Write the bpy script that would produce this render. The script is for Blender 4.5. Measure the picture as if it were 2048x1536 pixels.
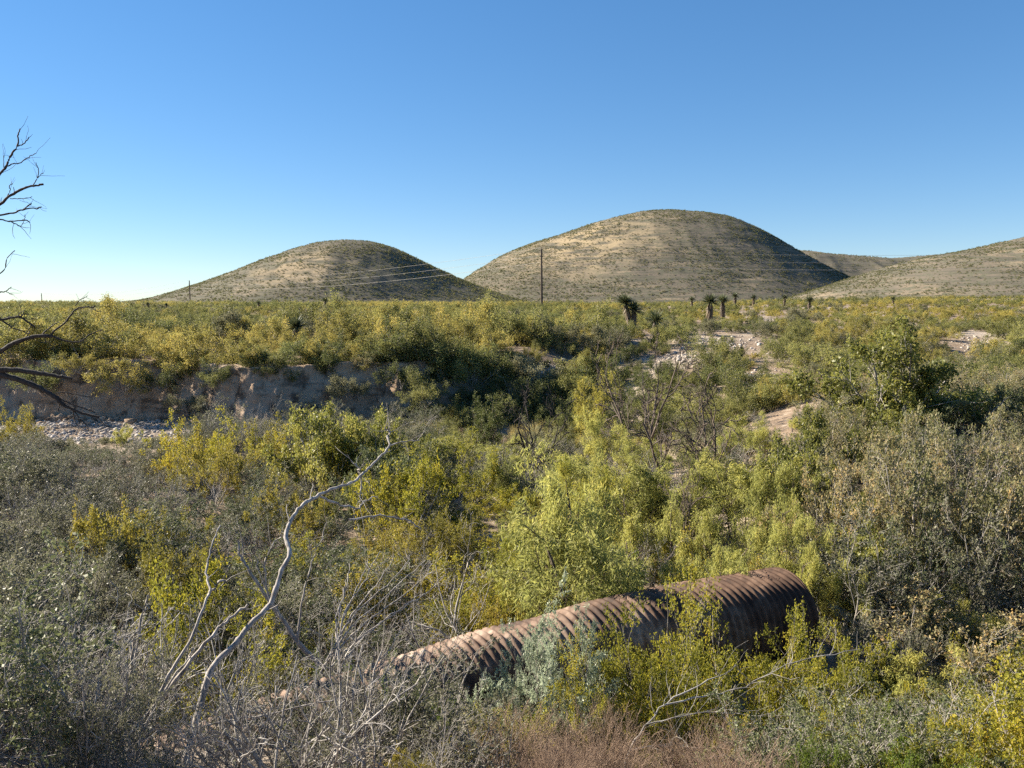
import bpy, math, random
import numpy as np
from mathutils import Vector, Euler

random.seed(7)
for o in list(bpy.data.objects):
    bpy.data.objects.remove(o)
scene = bpy.context.scene
COL = scene.collection
R = math.radians

# ------------------------------------------------------------------ camera
F, CX, CY, YH = 1577.0, 1024.0, 768.0, 610.0
EYE = 8.0
PITCH = math.atan((CY - YH) / F)
cam_d = bpy.data.cameras.new('camera')
cam = bpy.data.objects.new('camera', cam_d)
COL.objects.link(cam)
cam.location = (0, 0, EYE)
cam.rotation_euler = (math.pi / 2 - PITCH, 0, 0)
cam_d.sensor_fit = 'HORIZONTAL'
cam_d.angle = 2 * math.atan(CX / F)
cam_d.clip_start = 0.1
cam_d.clip_end = 20000
scene.camera = cam

# ------------------------------------------------------------------ light
SUN_AZ, SUN_EL = R(69), R(29)            # azimuth to the left of the view direction (+Y)
sdir = Vector((-math.sin(SUN_AZ) * math.cos(SUN_EL), math.cos(SUN_AZ) * math.cos(SUN_EL), math.sin(SUN_EL)))
world = bpy.data.worlds.new('World')
scene.world = world
world.use_nodes = True
wn = world.node_tree.nodes
wn.clear()
sky = wn.new('ShaderNodeTexSky')
sky.sky_type = 'NISHITA'
sky.sun_disc = False
sky.sun_elevation = SUN_EL
sky.sun_rotation = -SUN_AZ
sky.altitude = 1200
sky.air_density = 1.0
sky.dust_density = 0.0
sky.ozone_density = 3.5
bg = wn.new('ShaderNodeBackground')
bg.inputs[1].default_value = 0.077
wo = wn.new('ShaderNodeOutputWorld')
shs = wn.new('ShaderNodeHueSaturation')
shs.inputs['Saturation'].default_value = 1.38
sgm = wn.new('ShaderNodeGamma')
sgm.inputs[1].default_value = 0.70
world.node_tree.links.new(sky.outputs[0], sgm.inputs[0])
world.node_tree.links.new(sgm.outputs[0], shs.inputs['Color'])
stn = wn.new('ShaderNodeMix'); stn.data_type = 'RGBA'; stn.blend_type = 'MULTIPLY'
stn.inputs[0].default_value = 1.0
stn.inputs[7].default_value = (0.93, 1.0, 1.10, 1)
world.node_tree.links.new(shs.outputs[0], stn.inputs[6])
world.node_tree.links.new(stn.outputs[2], bg.inputs[0])
world.node_tree.links.new(bg.outputs[0], wo.inputs[0])
sun_d = bpy.data.lights.new('sun', 'SUN')
sun_d.energy = 5.0
sun_d.angle = R(0.53)
sun_d.color = (1.0, 0.90, 0.74)
sun = bpy.data.objects.new('sun', sun_d)
COL.objects.link(sun)
sun.rotation_euler = (-sdir).to_track_quat('-Z', 'Y').to_euler()
sun.location = (-40, 10, 60)
scene.view_settings.view_transform = 'Standard'
scene.view_settings.look = 'None'
scene.view_settings.exposure = 1.6
scene.view_settings.gamma = 1.0
scene.view_settings.use_curve_mapping = False
scene.render.engine = 'CYCLES'
scene.cycles.max_bounces = 4
scene.cycles.diffuse_bounces = 2
scene.cycles.transmission_bounces = 2
scene.cycles.transparent_max_bounces = 8
scene.cycles.use_denoising = False
scene.cycles.use_adaptive_sampling = True
scene.cycles.adaptive_threshold = 0.02

# ------------------------------------------------------------------ helpers: projection
cp, sp = math.cos(PITCH), math.sin(PITCH)

def ray(px, py):
    u, v = (px - CX) / F, -(py - CY) / F
    return np.array([u, cp + v * sp, -sp + v * cp])

def at(px, py, D):
    d = ray(px, py)
    return np.array([0, 0, EYE]) + d * (D / d[1])

def project(p):
    x, y, z = p[0], p[1], p[2] - EYE
    f = y * cp - z * sp
    u = y * sp + z * cp
    return CX + F * x / f, CY - F * u / f, f

# ------------------------------------------------------------------ helpers: noise and terrain
def _hash(ix, iy, seed):
    n = (ix.astype(np.int64) * 374761393 + iy.astype(np.int64) * 668265263 + seed * 974711) & 0x7fffffff
    n = ((n ^ (n >> 13)) * 1274126177) & 0x7fffffff
    n = n ^ (n >> 16)
    return (n & 0xffff) / 65535.0

def vnoise(x, y, seed=0):
    x = np.asarray(x, float); y = np.asarray(y, float)
    ix, iy = np.floor(x), np.floor(y)
    fx, fy = x - ix, y - iy
    fx = fx * fx * (3 - 2 * fx); fy = fy * fy * (3 - 2 * fy)
    a = _hash(ix, iy, seed); b = _hash(ix + 1, iy, seed)
    c = _hash(ix, iy + 1, seed); d = _hash(ix + 1, iy + 1, seed)
    return (a * (1 - fx) + b * fx) * (1 - fy) + (c * (1 - fx) + d * fx) * fy

def fbm(x, y, seed=0, octv=4):
    s, a, t = 0, 1, 0
    for i in range(octv):
        s = s + a * (vnoise(x * 2 ** i, y * 2 ** i, seed + i * 17) - 0.5) * 2
        t += a; a *= 0.5
    return s / t

def sstep(a, b, x):
    t = np.clip((np.asarray(x, float) - a) / (b - a), 0, 1)
    return t * t * (3 - 2 * t)

def bank_edge(x):
    x = np.asarray(x, float)
    e = 45 + 1.2 * np.sin(x * 0.21 + 1) + 0.7 * np.sin(x * 0.55)
    return e + np.clip(x + 4, 0, 40) * 0.25

def ground(x, y):
    x = np.asarray(x, float); y = np.asarray(y, float)
    floor = 1.6 + 2.3 * sstep(3, 13, x - (y - 25) * 0.1) * sstep(12, 20, y) + 0.25 * fbm(x * 0.25, y * 0.25, 3)
    floor = floor + 0.5 * sstep(38, 30, y)
    t = np.clip((y - 45) / 95, 0, 1)
    plain = 4.6 + 3.1 * t ** 0.75 + 0.30 * fbm(x * 0.06, y * 0.06, 9) * sstep(45, 70, y)
    plain = plain + sstep(0.15, 0.65, x / np.maximum(y, 1)) * 0.011 * np.clip(y - 90, 0, 500)
    plain = plain + 1.1 * fbm(x * 0.012, y * 0.012, 13, 2) * sstep(110, 260, y)
    w = 1.2 + np.clip(x + 5, 0, 14) * 1.9
    e = bank_edge(x)
    s = sstep(0, 1, (y - (e - w * 0.5)) / w)
    s = np.where(w > 3, np.clip(s + 0.10 * fbm(x * 0.2, y * 0.2, 21) * (s > 0.02) * (s < 0.98), 0, 1), s)
    z = floor * (1 - s) + plain * s
    # road embankment under the camera
    emb = 6.35 - np.clip(y - 1.8 + 0.12 * x, 0, 40) * 0.52 + 0.08 * fbm(x * 0.8, y * 0.8, 31)
    k = 0.5
    m = np.maximum(z, np.minimum(emb, 6.4))
    z = m + np.where(np.abs(z - emb) < k, (k - np.abs(z - emb)) ** 2 / (4 * k), 0)
    z = z + 0.05 * fbm(x * 1.3, y * 1.3, 41, 3) * sstep(300, 60, y)
    # low berm the old pipe lies on
    ax, ay, bx_, by_ = -3.5, 7.3, 4.6, 11.9
    q = np.clip(((x - ax) * (bx_ - ax) + (y - ay) * (by_ - ay)) / ((bx_ - ax) ** 2 + (by_ - ay) ** 2), 0, 1)
    dd = np.hypot(x - ax - q * (bx_ - ax), y - ay - q * (by_ - ay))
    return np.maximum(z, 2.80 - 0.22 * dd ** 2)

def g1(x, y):
    return float(ground(np.array([x]), np.array([y]))[0])

def hit(px, py, c):
    """distance at which the line of sight meets a point c metres above the ground"""
    d = ray(px, py)
    D = np.concatenate([np.arange(11.8 + max(0, px - 900) * 0.0012 if py < 1190 else (9.6 if py < 1290 and not 800 < px < 1750 else 4.6), 60, 0.1), np.arange(60, 600, 1.0)])
    k = D / d[1]
    z = EYE + d[2] * k
    g = ground(d[0] * k, D) + c
    i = np.argmax(z <= g)
    if z[i] > g[i]:
        i = len(D) - 1
    return float(D[i])

# ------------------------------------------------------------------ helpers: meshes
def mesh_from(name, V, Q, mat=None, smooth=False):
    V = np.asarray(V, np.float32).reshape(-1, 3)
    Q = np.asarray(Q, np.int32)
    n, k = Q.shape
    me = bpy.data.meshes.new(name)
    me.vertices.add(len(V)); me.vertices.foreach_set('co', V.ravel())
    me.loops.add(n * k); me.loops.foreach_set('vertex_index', Q.ravel())
    me.polygons.add(n)
    me.polygons.foreach_set('loop_start', np.arange(0, n * k, k, dtype=np.int32))
    me.polygons.foreach_set('loop_total', np.full(n, k, np.int32))
    if smooth:
        me.polygons.foreach_set('use_smooth', np.ones(n, bool))
    me.update(calc_edges=True)
    if mat:
        me.materials.append(mat)
    return me

class MB:
    def __init__(s): s.v = []; s.q = []; s.n = 0
    def add(s, V, Q):
        if len(V) == 0: return
        s.v.append(np.asarray(V, float).reshape(-1, 3)); s.q.append(np.asarray(Q) + s.n); s.n += len(s.v[-1])
    def arrays(s): return np.concatenate(s.v), np.concatenate(s.q)
    def mesh(s, name, mat, smooth=False):
        V, Q = s.arrays(); return mesh_from(name, V, Q, mat, smooth)

def link(name, me, parent=None, loc=None):
    o = bpy.data.objects.new(name, me)
    COL.objects.link(o)
    if parent is not None: o.parent = parent
    if loc is not None: o.location = loc
    return o

def tag(o, label=None, cat=None, group=None, kind=None):
    if label: o['label'] = label
    if cat: o['category'] = cat
    if group: o['group'] = group
    if kind: o['kind'] = kind
    return o

def empty(name, loc, rz=0, s=1):
    o = bpy.data.objects.new(name, None)
    COL.objects.link(o)
    o.location = tuple(float(v) for v in loc); o.rotation_euler = (0, 0, rz); o.scale = (s, s, s)
    o.empty_display_size = 0.1
    return o

def nrm(a):
    return a / np.maximum(np.linalg.norm(a, axis=-1, keepdims=True), 1e-9)

def tubes(P, rad, k=4):
    """P (B,n,3), rad (B,n) -> quads"""
    B, n, _ = P.shape
    T = nrm(np.gradient(P, axis=1)) if n > 2 else nrm(np.repeat(P[:, 1:2] - P[:, 0:1], 2, axis=1))
    ref = np.where(np.abs(T[..., 2:3]) > 0.9, np.array([1.0, 0, 0]), np.array([0, 0, 1.0]))
    A = nrm(np.cross(T, ref)); Bv = np.cross(T, A)
    th = np.arange(k) * 2 * math.pi / k
    ring = A[:, :, None] * np.cos(th)[None, None, :, None] + Bv[:, :, None] * np.sin(th)[None, None, :, None]
    V = P[:, :, None] + ring * rad[:, :, None, None]
    idx = np.arange(B * n * k).reshape(B, n, k)
    a = idx[:, :-1]; b = idx[:, 1:]
    Q = np.stack([a, np.roll(a, -1, 2), np.roll(b, -1, 2), b], -1).reshape(-1, 4)
    return V.reshape(-1, 3), Q

def grow(rng, p0, d0, L, n, wig, up):
    B = len(p0)
    P = np.zeros((B, n, 3)); P[:, 0] = p0
    d = d0.copy(); step = (L / (n - 1))[:, None]
    for i in range(1, n):
        P[:, i] = P[:, i - 1] + d * step
        d = nrm(d + rng.normal(0, wig, (B, 3)) + np.array([0, 0, up]))
    return P

def kids(rng, P, m, t0, t1, ang, angv=0.25):
    B, n, _ = P.shape
    t = (np.arange(m)[None] + rng.random((B, m))) / m * (t1 - t0) + t0
    f = t * (n - 1); i = np.clip(f.astype(int), 0, n - 2); u = (f - i)[..., None]
    b = np.arange(B)[:, None]
    p = P[b, i] * (1 - u) + P[b, i + 1] * u
    T = nrm(P[b, i + 1] - P[b, i])
    rv = nrm(np.cross(T, rng.normal(size=T.shape)))
    a = (ang * (1 + rng.normal(0, angv, t.shape)))[..., None]
    d = T * np.cos(a) + rv * np.sin(a)
    return p.reshape(-1, 3), d.reshape(-1, 3), t.reshape(-1)

def leaves(rng, P, K, size, aspect, t0=0.2, t1=1.0, jit=0.02, align=0.5, droop=0.0, fold=0.25):
    B, n, _ = P.shape
    p, T, t = kids(rng, P, K, t0, t1, 0.9, 0.4)
    N = len(p)
    p = p + rng.normal(0, jit, (N, 3))
    a = nrm(T * align + rng.normal(0, 0.6, (N, 3)) * (1 - align * 0.5) + np.array([0, 0, -droop]))
    nv = nrm(np.cross(a, rng.normal(size=(N, 3)))); b = np.cross(nv, a)
    l = size * rng.uniform(0.6, 1.35, (N, 1)); w = l / aspect
    mid = p + a * l * 0.45
    V = np.stack([p, mid + b * w * 0.5 + nv * w * fold, p + a * l, mid - b * w * 0.5 + nv * w * fold], 1)
    Q = np.arange(N * 4).reshape(N, 4)
    return V.reshape(-1, 3), Q

# ------------------------------------------------------------------ helpers: materials
def newmat(name):
    m = bpy.data.materials.new(name); m.use_nodes = True
    nt = m.node_tree; nt.nodes.clear()
    return m, nt, nt.nodes, nt.links

def ramp(nd, stops):
    r = nd.new('ShaderNodeValToRGB')
    el = r.color_ramp.elements
    while len(el) < len(stops): el.new(0.5)
    for e, (p, c) in zip(el, stops):
        e.position = p; e.color = (*c, 1)
    return r

def leafmat(name, cols, trans=0.4, rough=0.55, lump=1.2, obvar=0.25, spec=0.3):
    m, nt, nd, lk = newmat(name)
    geo = nd.new('ShaderNodeNewGeometry'); oi = nd.new('ShaderNodeObjectInfo')
    tc = nd.new('ShaderNodeTexCoord')
    nz = nd.new('ShaderNodeTexNoise'); nz.inputs['Scale'].default_value = lump; nz.inputs['Detail'].default_value = 2
    lk.new(tc.outputs['Object'], nz.inputs['Vector'])
    def mth(op, a, b):
        n = nd.new('ShaderNodeMath'); n.operation = op
        for i, v in enumerate((a, b)):
            if isinstance(v, (int, float)): n.inputs[i].default_value = v
            else: lk.new(v, n.inputs[i])
        return n.outputs[0]
    f = mth('ADD', mth('MULTIPLY', geo.outputs['Random Per Island'], 0.55),
            mth('MULTIPLY', mth('SUBTRACT', nz.outputs[0], 0.5), 1.1))
    f = mth('ADD', f, mth('MULTIPLY', oi.outputs['Random'], 0.3))
    n = len(cols)
    rp = ramp(nd, [(0.05 + 0.8 * i / (n - 1), c) for i, c in enumerate(cols)])
    lk.new(f, rp.inputs[0])
    hs = nd.new('ShaderNodeHueSaturation')
    lk.new(rp.outputs[0], hs.inputs['Color'])
    lk.new(mth('ADD', mth('MULTIPLY', oi.outputs['Random'], obvar), 1 - obvar / 2), hs.inputs['Value'])
    bs = nd.new('ShaderNodeBsdfPrincipled')
    bs.inputs['Roughness'].default_value = rough
    bs.inputs['Specular IOR Level'].default_value = spec
    lk.new(hs.outputs[0], bs.inputs['Base Color'])
    tr = nd.new('ShaderNodeBsdfTranslucent'); lk.new(hs.outputs[0], tr.inputs[0])
    mx = nd.new('ShaderNodeMixShader'); mx.inputs[0].default_value = trans
    lk.new(bs.outputs[0], mx.inputs[1]); lk.new(tr.outputs[0], mx.inputs[2])
    out = nd.new('ShaderNodeOutputMaterial'); lk.new(mx.outputs[0], out.inputs[0])
    return m

def barkmat(name, c0, c1, scale=6, rough=0.85, stretch=6):
    m, nt, nd, lk = newmat(name)
    tc = nd.new('ShaderNodeTexCoord'); mp = nd.new('ShaderNodeMapping')
    mp.inputs['Scale'].default_value = (stretch, stretch, 1)
    nz = nd.new('ShaderNodeTexNoise'); nz.inputs['Scale'].default_value = scale; nz.inputs['Detail'].default_value = 5
    lk.new(tc.outputs['Object'], mp.inputs[0]); lk.new(mp.outputs[0], nz.inputs['Vector'])
    rp = ramp(nd, [(0.3, c0), (0.7, c1)]); lk.new(nz.outputs[0], rp.inputs[0])
    bs = nd.new('ShaderNodeBsdfPrincipled'); bs.inputs['Roughness'].default_value = rough
    bs.inputs['Specular IOR Level'].default_value = 0.25
    lk.new(rp.outputs[0], bs.inputs['Base Color'])
    bp = nd.new('ShaderNodeBump'); bp.inputs['Strength'].default_value = 0.4; bp.inputs['Distance'].default_value = 0.01
    lk.new(nz.outputs[0], bp.inputs['Height']); lk.new(bp.outputs[0], bs.inputs['Normal'])
    out = nd.new('ShaderNodeOutputMaterial'); lk.new(bs.outputs[0], out.inputs[0])
    return m

def groundmat(name, layers, bump=0.5, bdist=0.05, bscale=6.0, patch=None):
    """layers: (colour, scale, (sx,sy,sz), lo, hi) mixed one over the other by noise"""
    m, nt, nd, lk = newmat(name)
    tc = nd.new('ShaderNodeTexCoord')
    cur = None
    for i, (c, sc, st, lo, hi) in enumerate(layers):
        if cur is None:
            rgb = nd.new('ShaderNodeRGB'); rgb.outputs[0].default_value = (*c, 1); cur = rgb.outputs[0]; continue
        mp = nd.new('ShaderNodeMapping'); mp.inputs['Scale'].default_value = st
        mp.inputs['Location'].default_value = (i * 13.7, i * 7.1, 0)
        nz = nd.new('ShaderNodeTexNoise'); nz.inputs['Scale'].default_value = sc; nz.inputs['Detail'].default_value = 6
        nz.inputs['Roughness'].default_value = 0.62
        lk.new(tc.outputs['Object'], mp.inputs[0]); lk.new(mp.outputs[0], nz.inputs['Vector'])
        mr = nd.new('ShaderNodeMapRange'); mr.inputs[1].default_value = lo; mr.inputs[2].default_value = hi
        lk.new(nz.outputs[0], mr.inputs[0])
        mx = nd.new('ShaderNodeMix'); mx.data_type = 'RGBA'
        lk.new(mr.outputs[0], mx.inputs[0]); lk.new(cur, mx.inputs[6]); mx.inputs[7].default_value = (*c, 1)
        cur = mx.outputs[2]
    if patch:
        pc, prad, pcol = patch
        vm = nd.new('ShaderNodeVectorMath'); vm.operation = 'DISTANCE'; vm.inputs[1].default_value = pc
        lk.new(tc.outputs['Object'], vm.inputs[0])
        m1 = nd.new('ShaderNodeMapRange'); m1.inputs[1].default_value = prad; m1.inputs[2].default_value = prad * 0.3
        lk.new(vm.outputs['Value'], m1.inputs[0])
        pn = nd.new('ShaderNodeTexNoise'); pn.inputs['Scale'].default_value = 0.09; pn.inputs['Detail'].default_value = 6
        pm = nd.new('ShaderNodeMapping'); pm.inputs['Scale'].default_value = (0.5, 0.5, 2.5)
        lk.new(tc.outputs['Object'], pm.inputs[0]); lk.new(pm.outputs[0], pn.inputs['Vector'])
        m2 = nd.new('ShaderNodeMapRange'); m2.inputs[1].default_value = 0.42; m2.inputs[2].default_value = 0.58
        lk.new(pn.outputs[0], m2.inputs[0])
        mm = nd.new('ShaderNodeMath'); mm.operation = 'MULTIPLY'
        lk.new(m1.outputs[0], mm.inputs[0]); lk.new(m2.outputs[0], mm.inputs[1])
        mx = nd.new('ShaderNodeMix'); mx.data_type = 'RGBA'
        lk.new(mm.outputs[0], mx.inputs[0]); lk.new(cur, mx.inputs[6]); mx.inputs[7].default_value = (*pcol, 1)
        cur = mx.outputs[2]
    bs = nd.new('ShaderNodeBsdfPrincipled'); bs.inputs['Roughness'].default_value = 0.95
    bs.inputs['Specular IOR Level'].default_value = 0.1
    lk.new(cur, bs.inputs['Base Color'])
    nz = nd.new('ShaderNodeTexNoise'); nz.inputs['Scale'].default_value = bscale; nz.inputs['Detail'].default_value = 8
    lk.new(tc.outputs['Object'], nz.inputs['Vector'])
    bp = nd.new('ShaderNodeBump'); bp.inputs['Strength'].default_value = bump; bp.inputs['Distance'].default_value = bdist
    lk.new(nz.outputs[0], bp.inputs['Height']); lk.new(bp.outputs[0], bs.inputs['Normal'])
    out = nd.new('ShaderNodeOutputMaterial'); lk.new(bs.outputs[0], out.inputs[0])
    return m

M = {}
M['ground'] = groundmat('dry earth', [((0.23, 0.17, 0.12), 0, 0, 0, 0), ((0.36, 0.30, 0.24), 0.10, (1, 1, 1), 0.48, 0.62),
                                      ((0.12, 0.09, 0.06), 1.2, (1, 1, 1), 0.5, 0.75), ((0.44, 0.38, 0.31), 3.0, (1, 1, 1), 0.55, 0.75)], 0.6, 0.08)
M['bank'] = groundmat('eroded bank earth', [((0.33, 0.235, 0.16), 0, 0, 0, 0), ((0.43, 0.335, 0.245), 0.35, (1, 1, 2.2), 0.45, 0.65),
                                            ((0.085, 0.06, 0.043), 0.9, (1.5, 1.5, 0.5), 0.52, 0.66), ((0.14, 0.10, 0.07), 0.8, (0.5, 0.5, 2.5), 0.56, 0.66), ((0.32, 0.27, 0.225), 3.0, (1, 1, 1), 0.58, 0.75)], 0.8, 0.12, 3.0)
M['hill'] = groundmat('dry grass hillside', [((0.15, 0.126, 0.098), 0, 0, 0, 0), ((0.26, 0.205, 0.138), 0.012, (1, 1, 3), 0.45, 0.62),
                                            ((0.16, 0.135, 0.10), 0.03, (1, 1, 4), 0.46, 0.62), ((0.10, 0.092, 0.07), 0.16, (0.10, 0.10, 2.4), 0.44, 0.58), ((0.12, 0.115, 0.08), 0.16, (0.7, 1, 2.5), 0.50, 0.60),
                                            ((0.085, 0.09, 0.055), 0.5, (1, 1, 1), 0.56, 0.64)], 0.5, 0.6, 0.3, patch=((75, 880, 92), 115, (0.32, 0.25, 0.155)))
M['hillp'] = groundmat('pale grass hillside', [((0.15, 0.126, 0.098), 0, 0, 0, 0), ((0.26, 0.205, 0.138), 0.012, (1, 1, 3), 0.45, 0.62),
                                            ((0.16, 0.135, 0.10), 0.03, (1, 1, 4), 0.46, 0.62), ((0.10, 0.092, 0.07), 0.16, (0.10, 0.10, 2.4), 0.44, 0.58), ((0.12, 0.115, 0.08), 0.16, (0.7, 1, 2.5), 0.50, 0.60),
                                            ((0.085, 0.09, 0.055), 0.5, (1, 1, 1), 0.56, 0.64)], 0.5, 0.6, 0.3)
M['hilld'] = groundmat('scrubby hillside', [((0.145, 0.122, 0.094), 0, 0, 0, 0), ((0.25, 0.20, 0.14), 0.014, (1, 1, 3), 0.54, 0.66),
                                            ((0.15, 0.135, 0.09), 0.03, (1, 1, 4), 0.42, 0.62), ((0.10, 0.092, 0.07), 0.16, (0.10, 0.10, 2.4), 0.44, 0.58), ((0.11, 0.105, 0.075), 0.16, (0.7, 1, 2.5), 0.48, 0.60),
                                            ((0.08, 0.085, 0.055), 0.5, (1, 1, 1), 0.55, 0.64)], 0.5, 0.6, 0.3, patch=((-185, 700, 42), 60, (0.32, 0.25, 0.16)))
M['grey_bark'] = barkmat('grey twig bark', (0.17, 0.15, 0.13), (0.40, 0.37, 0.33))
M['thorn_bark'] = barkmat('thorn twig bark', (0.10, 0.09, 0.08), (0.46, 0.43, 0.39), 3.5, 0.8, 1.5)
M['pale_bark'] = barkmat('bleached wood', (0.15, 0.13, 0.115), (0.46, 0.42, 0.38), 9, 0.85, 3)
M['dark_bark'] = barkmat('dark dead bark', (0.022, 0.018, 0.017), (0.06, 0.05, 0.045))
M['brown_bark'] = barkmat('brown twig bark', (0.06, 0.045, 0.035), (0.17, 0.135, 0.11))
M['weed'] = barkmat('dry weed stems', (0.20, 0.135, 0.095), (0.35, 0.255, 0.185))
M['straw'] = leafmat('straw grass', [(0.30, 0.24, 0.08), (0.42, 0.35, 0.14)], 0.35)
M['creosote'] = leafmat('creosote leaves', [(0.17, 0.175, 0.028), (0.26, 0.255, 0.03), (0.36, 0.32, 0.035), (0.42, 0.32, 0.04)], 0.5)
M['creosote_green'] = leafmat('green creosote leaves', [(0.10, 0.15, 0.025), (0.15, 0.20, 0.025), (0.21, 0.23, 0.03)], 0.45)
M['gold'] = leafmat('golden leaves', [(0.17, 0.16, 0.035), (0.26, 0.23, 0.04), (0.35, 0.29, 0.045), (0.29, 0.215, 0.05)], 0.45)
M['mesquite'] = leafmat('feathery mesquite leaves', [(0.27, 0.285, 0.085), (0.38, 0.385, 0.11), (0.48, 0.46, 0.13), (0.56, 0.48, 0.12)], 0.55)
M['mesquite_yellow'] = leafmat('yellow mesquite leaves', [(0.26, 0.28, 0.05), (0.36, 0.34, 0.06), (0.46, 0.37, 0.06)], 0.5)
M['grey_leaf'] = leafmat('grey green leaves', [(0.085, 0.09, 0.05), (0.15, 0.15, 0.088), (0.24, 0.23, 0.145)], 0.4, 0.5, spec=0.25)
M['dark_leaf'] = leafmat('dull dark green leaves', [(0.08, 0.095, 0.045), (0.12, 0.14, 0.06), (0.18, 0.19, 0.085)], 0.35, 0.5, spec=0.25)
M['tan_leaf'] = leafmat('tan dry leaves', [(0.17, 0.18, 0.075), (0.25, 0.235, 0.105), (0.36, 0.295, 0.145), (0.48, 0.32, 0.13)], 0.45)
M['olive_leaf'] = leafmat('olive leaves', [(0.13, 0.145, 0.035), (0.21, 0.22, 0.05), (0.33, 0.31, 0.07), (0.44, 0.39, 0.12)], 0.5, 0.45, spec=0.35)
M['sage_leaf'] = leafmat('pale sage leaves', [(0.22, 0.26, 0.16), (0.34, 0.39, 0.26), (0.46, 0.50, 0.36)], 0.45, 0.4, spec=0.5)
M['juniper'] = leafmat('dark juniper', [(0.06, 0.08, 0.025), (0.10, 0.12, 0.03), (0.15, 0.15, 0.04)], 0.25)
M['willow'] = leafmat('yellow willow leaves', [(0.26, 0.25, 0.05), (0.38, 0.33, 0.06), (0.46, 0.38, 0.07)], 0.5)
M['plain_a'] = leafmat('olive scrub leaves', [(0.145, 0.155, 0.055), (0.23, 0.23, 0.075), (0.32, 0.295, 0.095)], 0.45, obvar=0.5, spec=0.1)
M['plain_b'] = leafmat('yellow scrub leaves', [(0.25, 0.235, 0.07), (0.35, 0.305, 0.085), (0.47, 0.365, 0.10)], 0.45, obvar=0.4, spec=0.1)
M['plain_c'] = leafmat('dark scrub leaves', [(0.09, 0.105, 0.04), (0.145, 0.16, 0.055), (0.22, 0.215, 0.07)], 0.4, obvar=0.5, spec=0.1)
M['plain_d'] = leafmat('grey scrub leaves', [(0.14, 0.14, 0.075), (0.21, 0.205, 0.11), (0.29, 0.26, 0.15)], 0.4, obvar=0.4, spec=0.1)
M['yucca'] = leafmat('yucca blades', [(0.07, 0.085, 0.04), (0.12, 0.135, 0.065), (0.19, 0.20, 0.095)], 0.15, 0.4)
M['thatch'] = leafmat('dead yucca thatch', [(0.10, 0.07, 0.045), (0.19, 0.135, 0.085)], 0.1)
M['pole'] = barkmat('weathered pole wood', (0.05, 0.038, 0.03), (0.11, 0.085, 0.065), 8)
M['stone'] = groundmat('pale gravel', [((0.32, 0.28, 0.24), 0, 0, 0, 0), ((0.44, 0.40, 0.36), 0.9, (1, 1, 1), 0.45, 0.6), ((0.28, 0.24, 0.21), 1.6, (1, 1, 1), 0.55, 0.7)], 0.4, 0.02)
# ------------------------------------------------------------------ the ground: one sheet to the horizon
def build_ground():
    a_in = np.linspace(R(-62), R(62), 460)
    a_out = np.linspace(R(62), R(298), 60)[1:-1]
    ang = np.concatenate([a_in, a_out])
    rad = np.concatenate([np.linspace(0.6, 3, 8), np.exp(np.linspace(math.log(3.2), math.log(70), 250)), np.exp(np.linspace(math.log(71.5), math.log(9000), 130))])
    A, RR = np.meshgrid(ang, rad)
    X, Y = np.sin(A) * RR, np.cos(A) * RR
    Z = ground(X, np.maximum(Y, 0.0))
    V = np.stack([X, Y, Z], -1).reshape(-1, 3)
    n, m = len(rad), len(ang)
    idx = np.arange(n * m).reshape(n, m)
    Q = np.stack([idx[:-1], np.roll(idx, -1, 1)[:-1], np.roll(idx, -1, 1)[1:], idx[1:]], -1).reshape(-1, 4)
    c = len(V)
    V = np.concatenate([V, [[0, 0, g1(0, 0)]]])
    me = mesh_from('ground', V, Q, M['ground'], True)
    o = link('ground', me)
    tag(o, 'dry earth ground of the gulch and the scrub plain', None, None, 'structure')
build_ground()

# ------------------------------------------------------------------ cut bank (vertical eroded earth face)
def build_bank():
    xs = np.linspace(-62, -1.0, 420); ts = np.linspace(0, 1, 46)
    X, T = np.meshgrid(xs, ts)
    e = bank_edge(X)
    top = ground(X, e + 1.6) + 0.03
    bot = ground(X, e - 3.0) - 0.3
    hgt = np.clip(T / 0.86, 0, 1)
    lip = np.clip((T - 0.86) / 0.14, 0, 1)
    Z = bot + (top - bot) * (hgt ** 0.92)
    fade = sstep(-1.5, -7, X)
    und = -0.25 * sstep(0.55, 0.9, hgt) * (1 - lip) * fade
    depth = 0.7 * fbm(X * 0.4, Z * 0.15, 51, 3) - 0.75 * np.abs(fbm(X * 0.9, Z * 0.2, 57, 3)) + 0.30 * fbm(X * 2.2, Z * 0.8, 58, 4) + 0.14 * fbm(X * 5, Z * 3.0, 63, 3)
    Y = e - 1.5 + hgt * 0.75 - depth - und - 1.3 * (1 - hgt) ** 2.2 + lip * 2.2 + np.clip(X + 5.5, 0, 9) * 1.1
    Z = Z + 0.06 * fbm(X * 2, T * 9, 71, 3)
    V = np.stack([X, Y, Z], -1).reshape(-1, 3)
    n, m = X.shape
    idx = np.arange(n * m).reshape(n, m)
    Q = np.stack([idx[:-1, :-1], idx[:-1, 1:], idx[1:, 1:], idx[1:, :-1]], -1).reshape(-1, 4)
    o = link('cut_bank', mesh_from('cut_bank', V, Q, M['bank'], True))
    tag(o, 'vertical eroded brown earth bank along the far side of the wash', None, None, 'structure')
build_bank()

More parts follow.
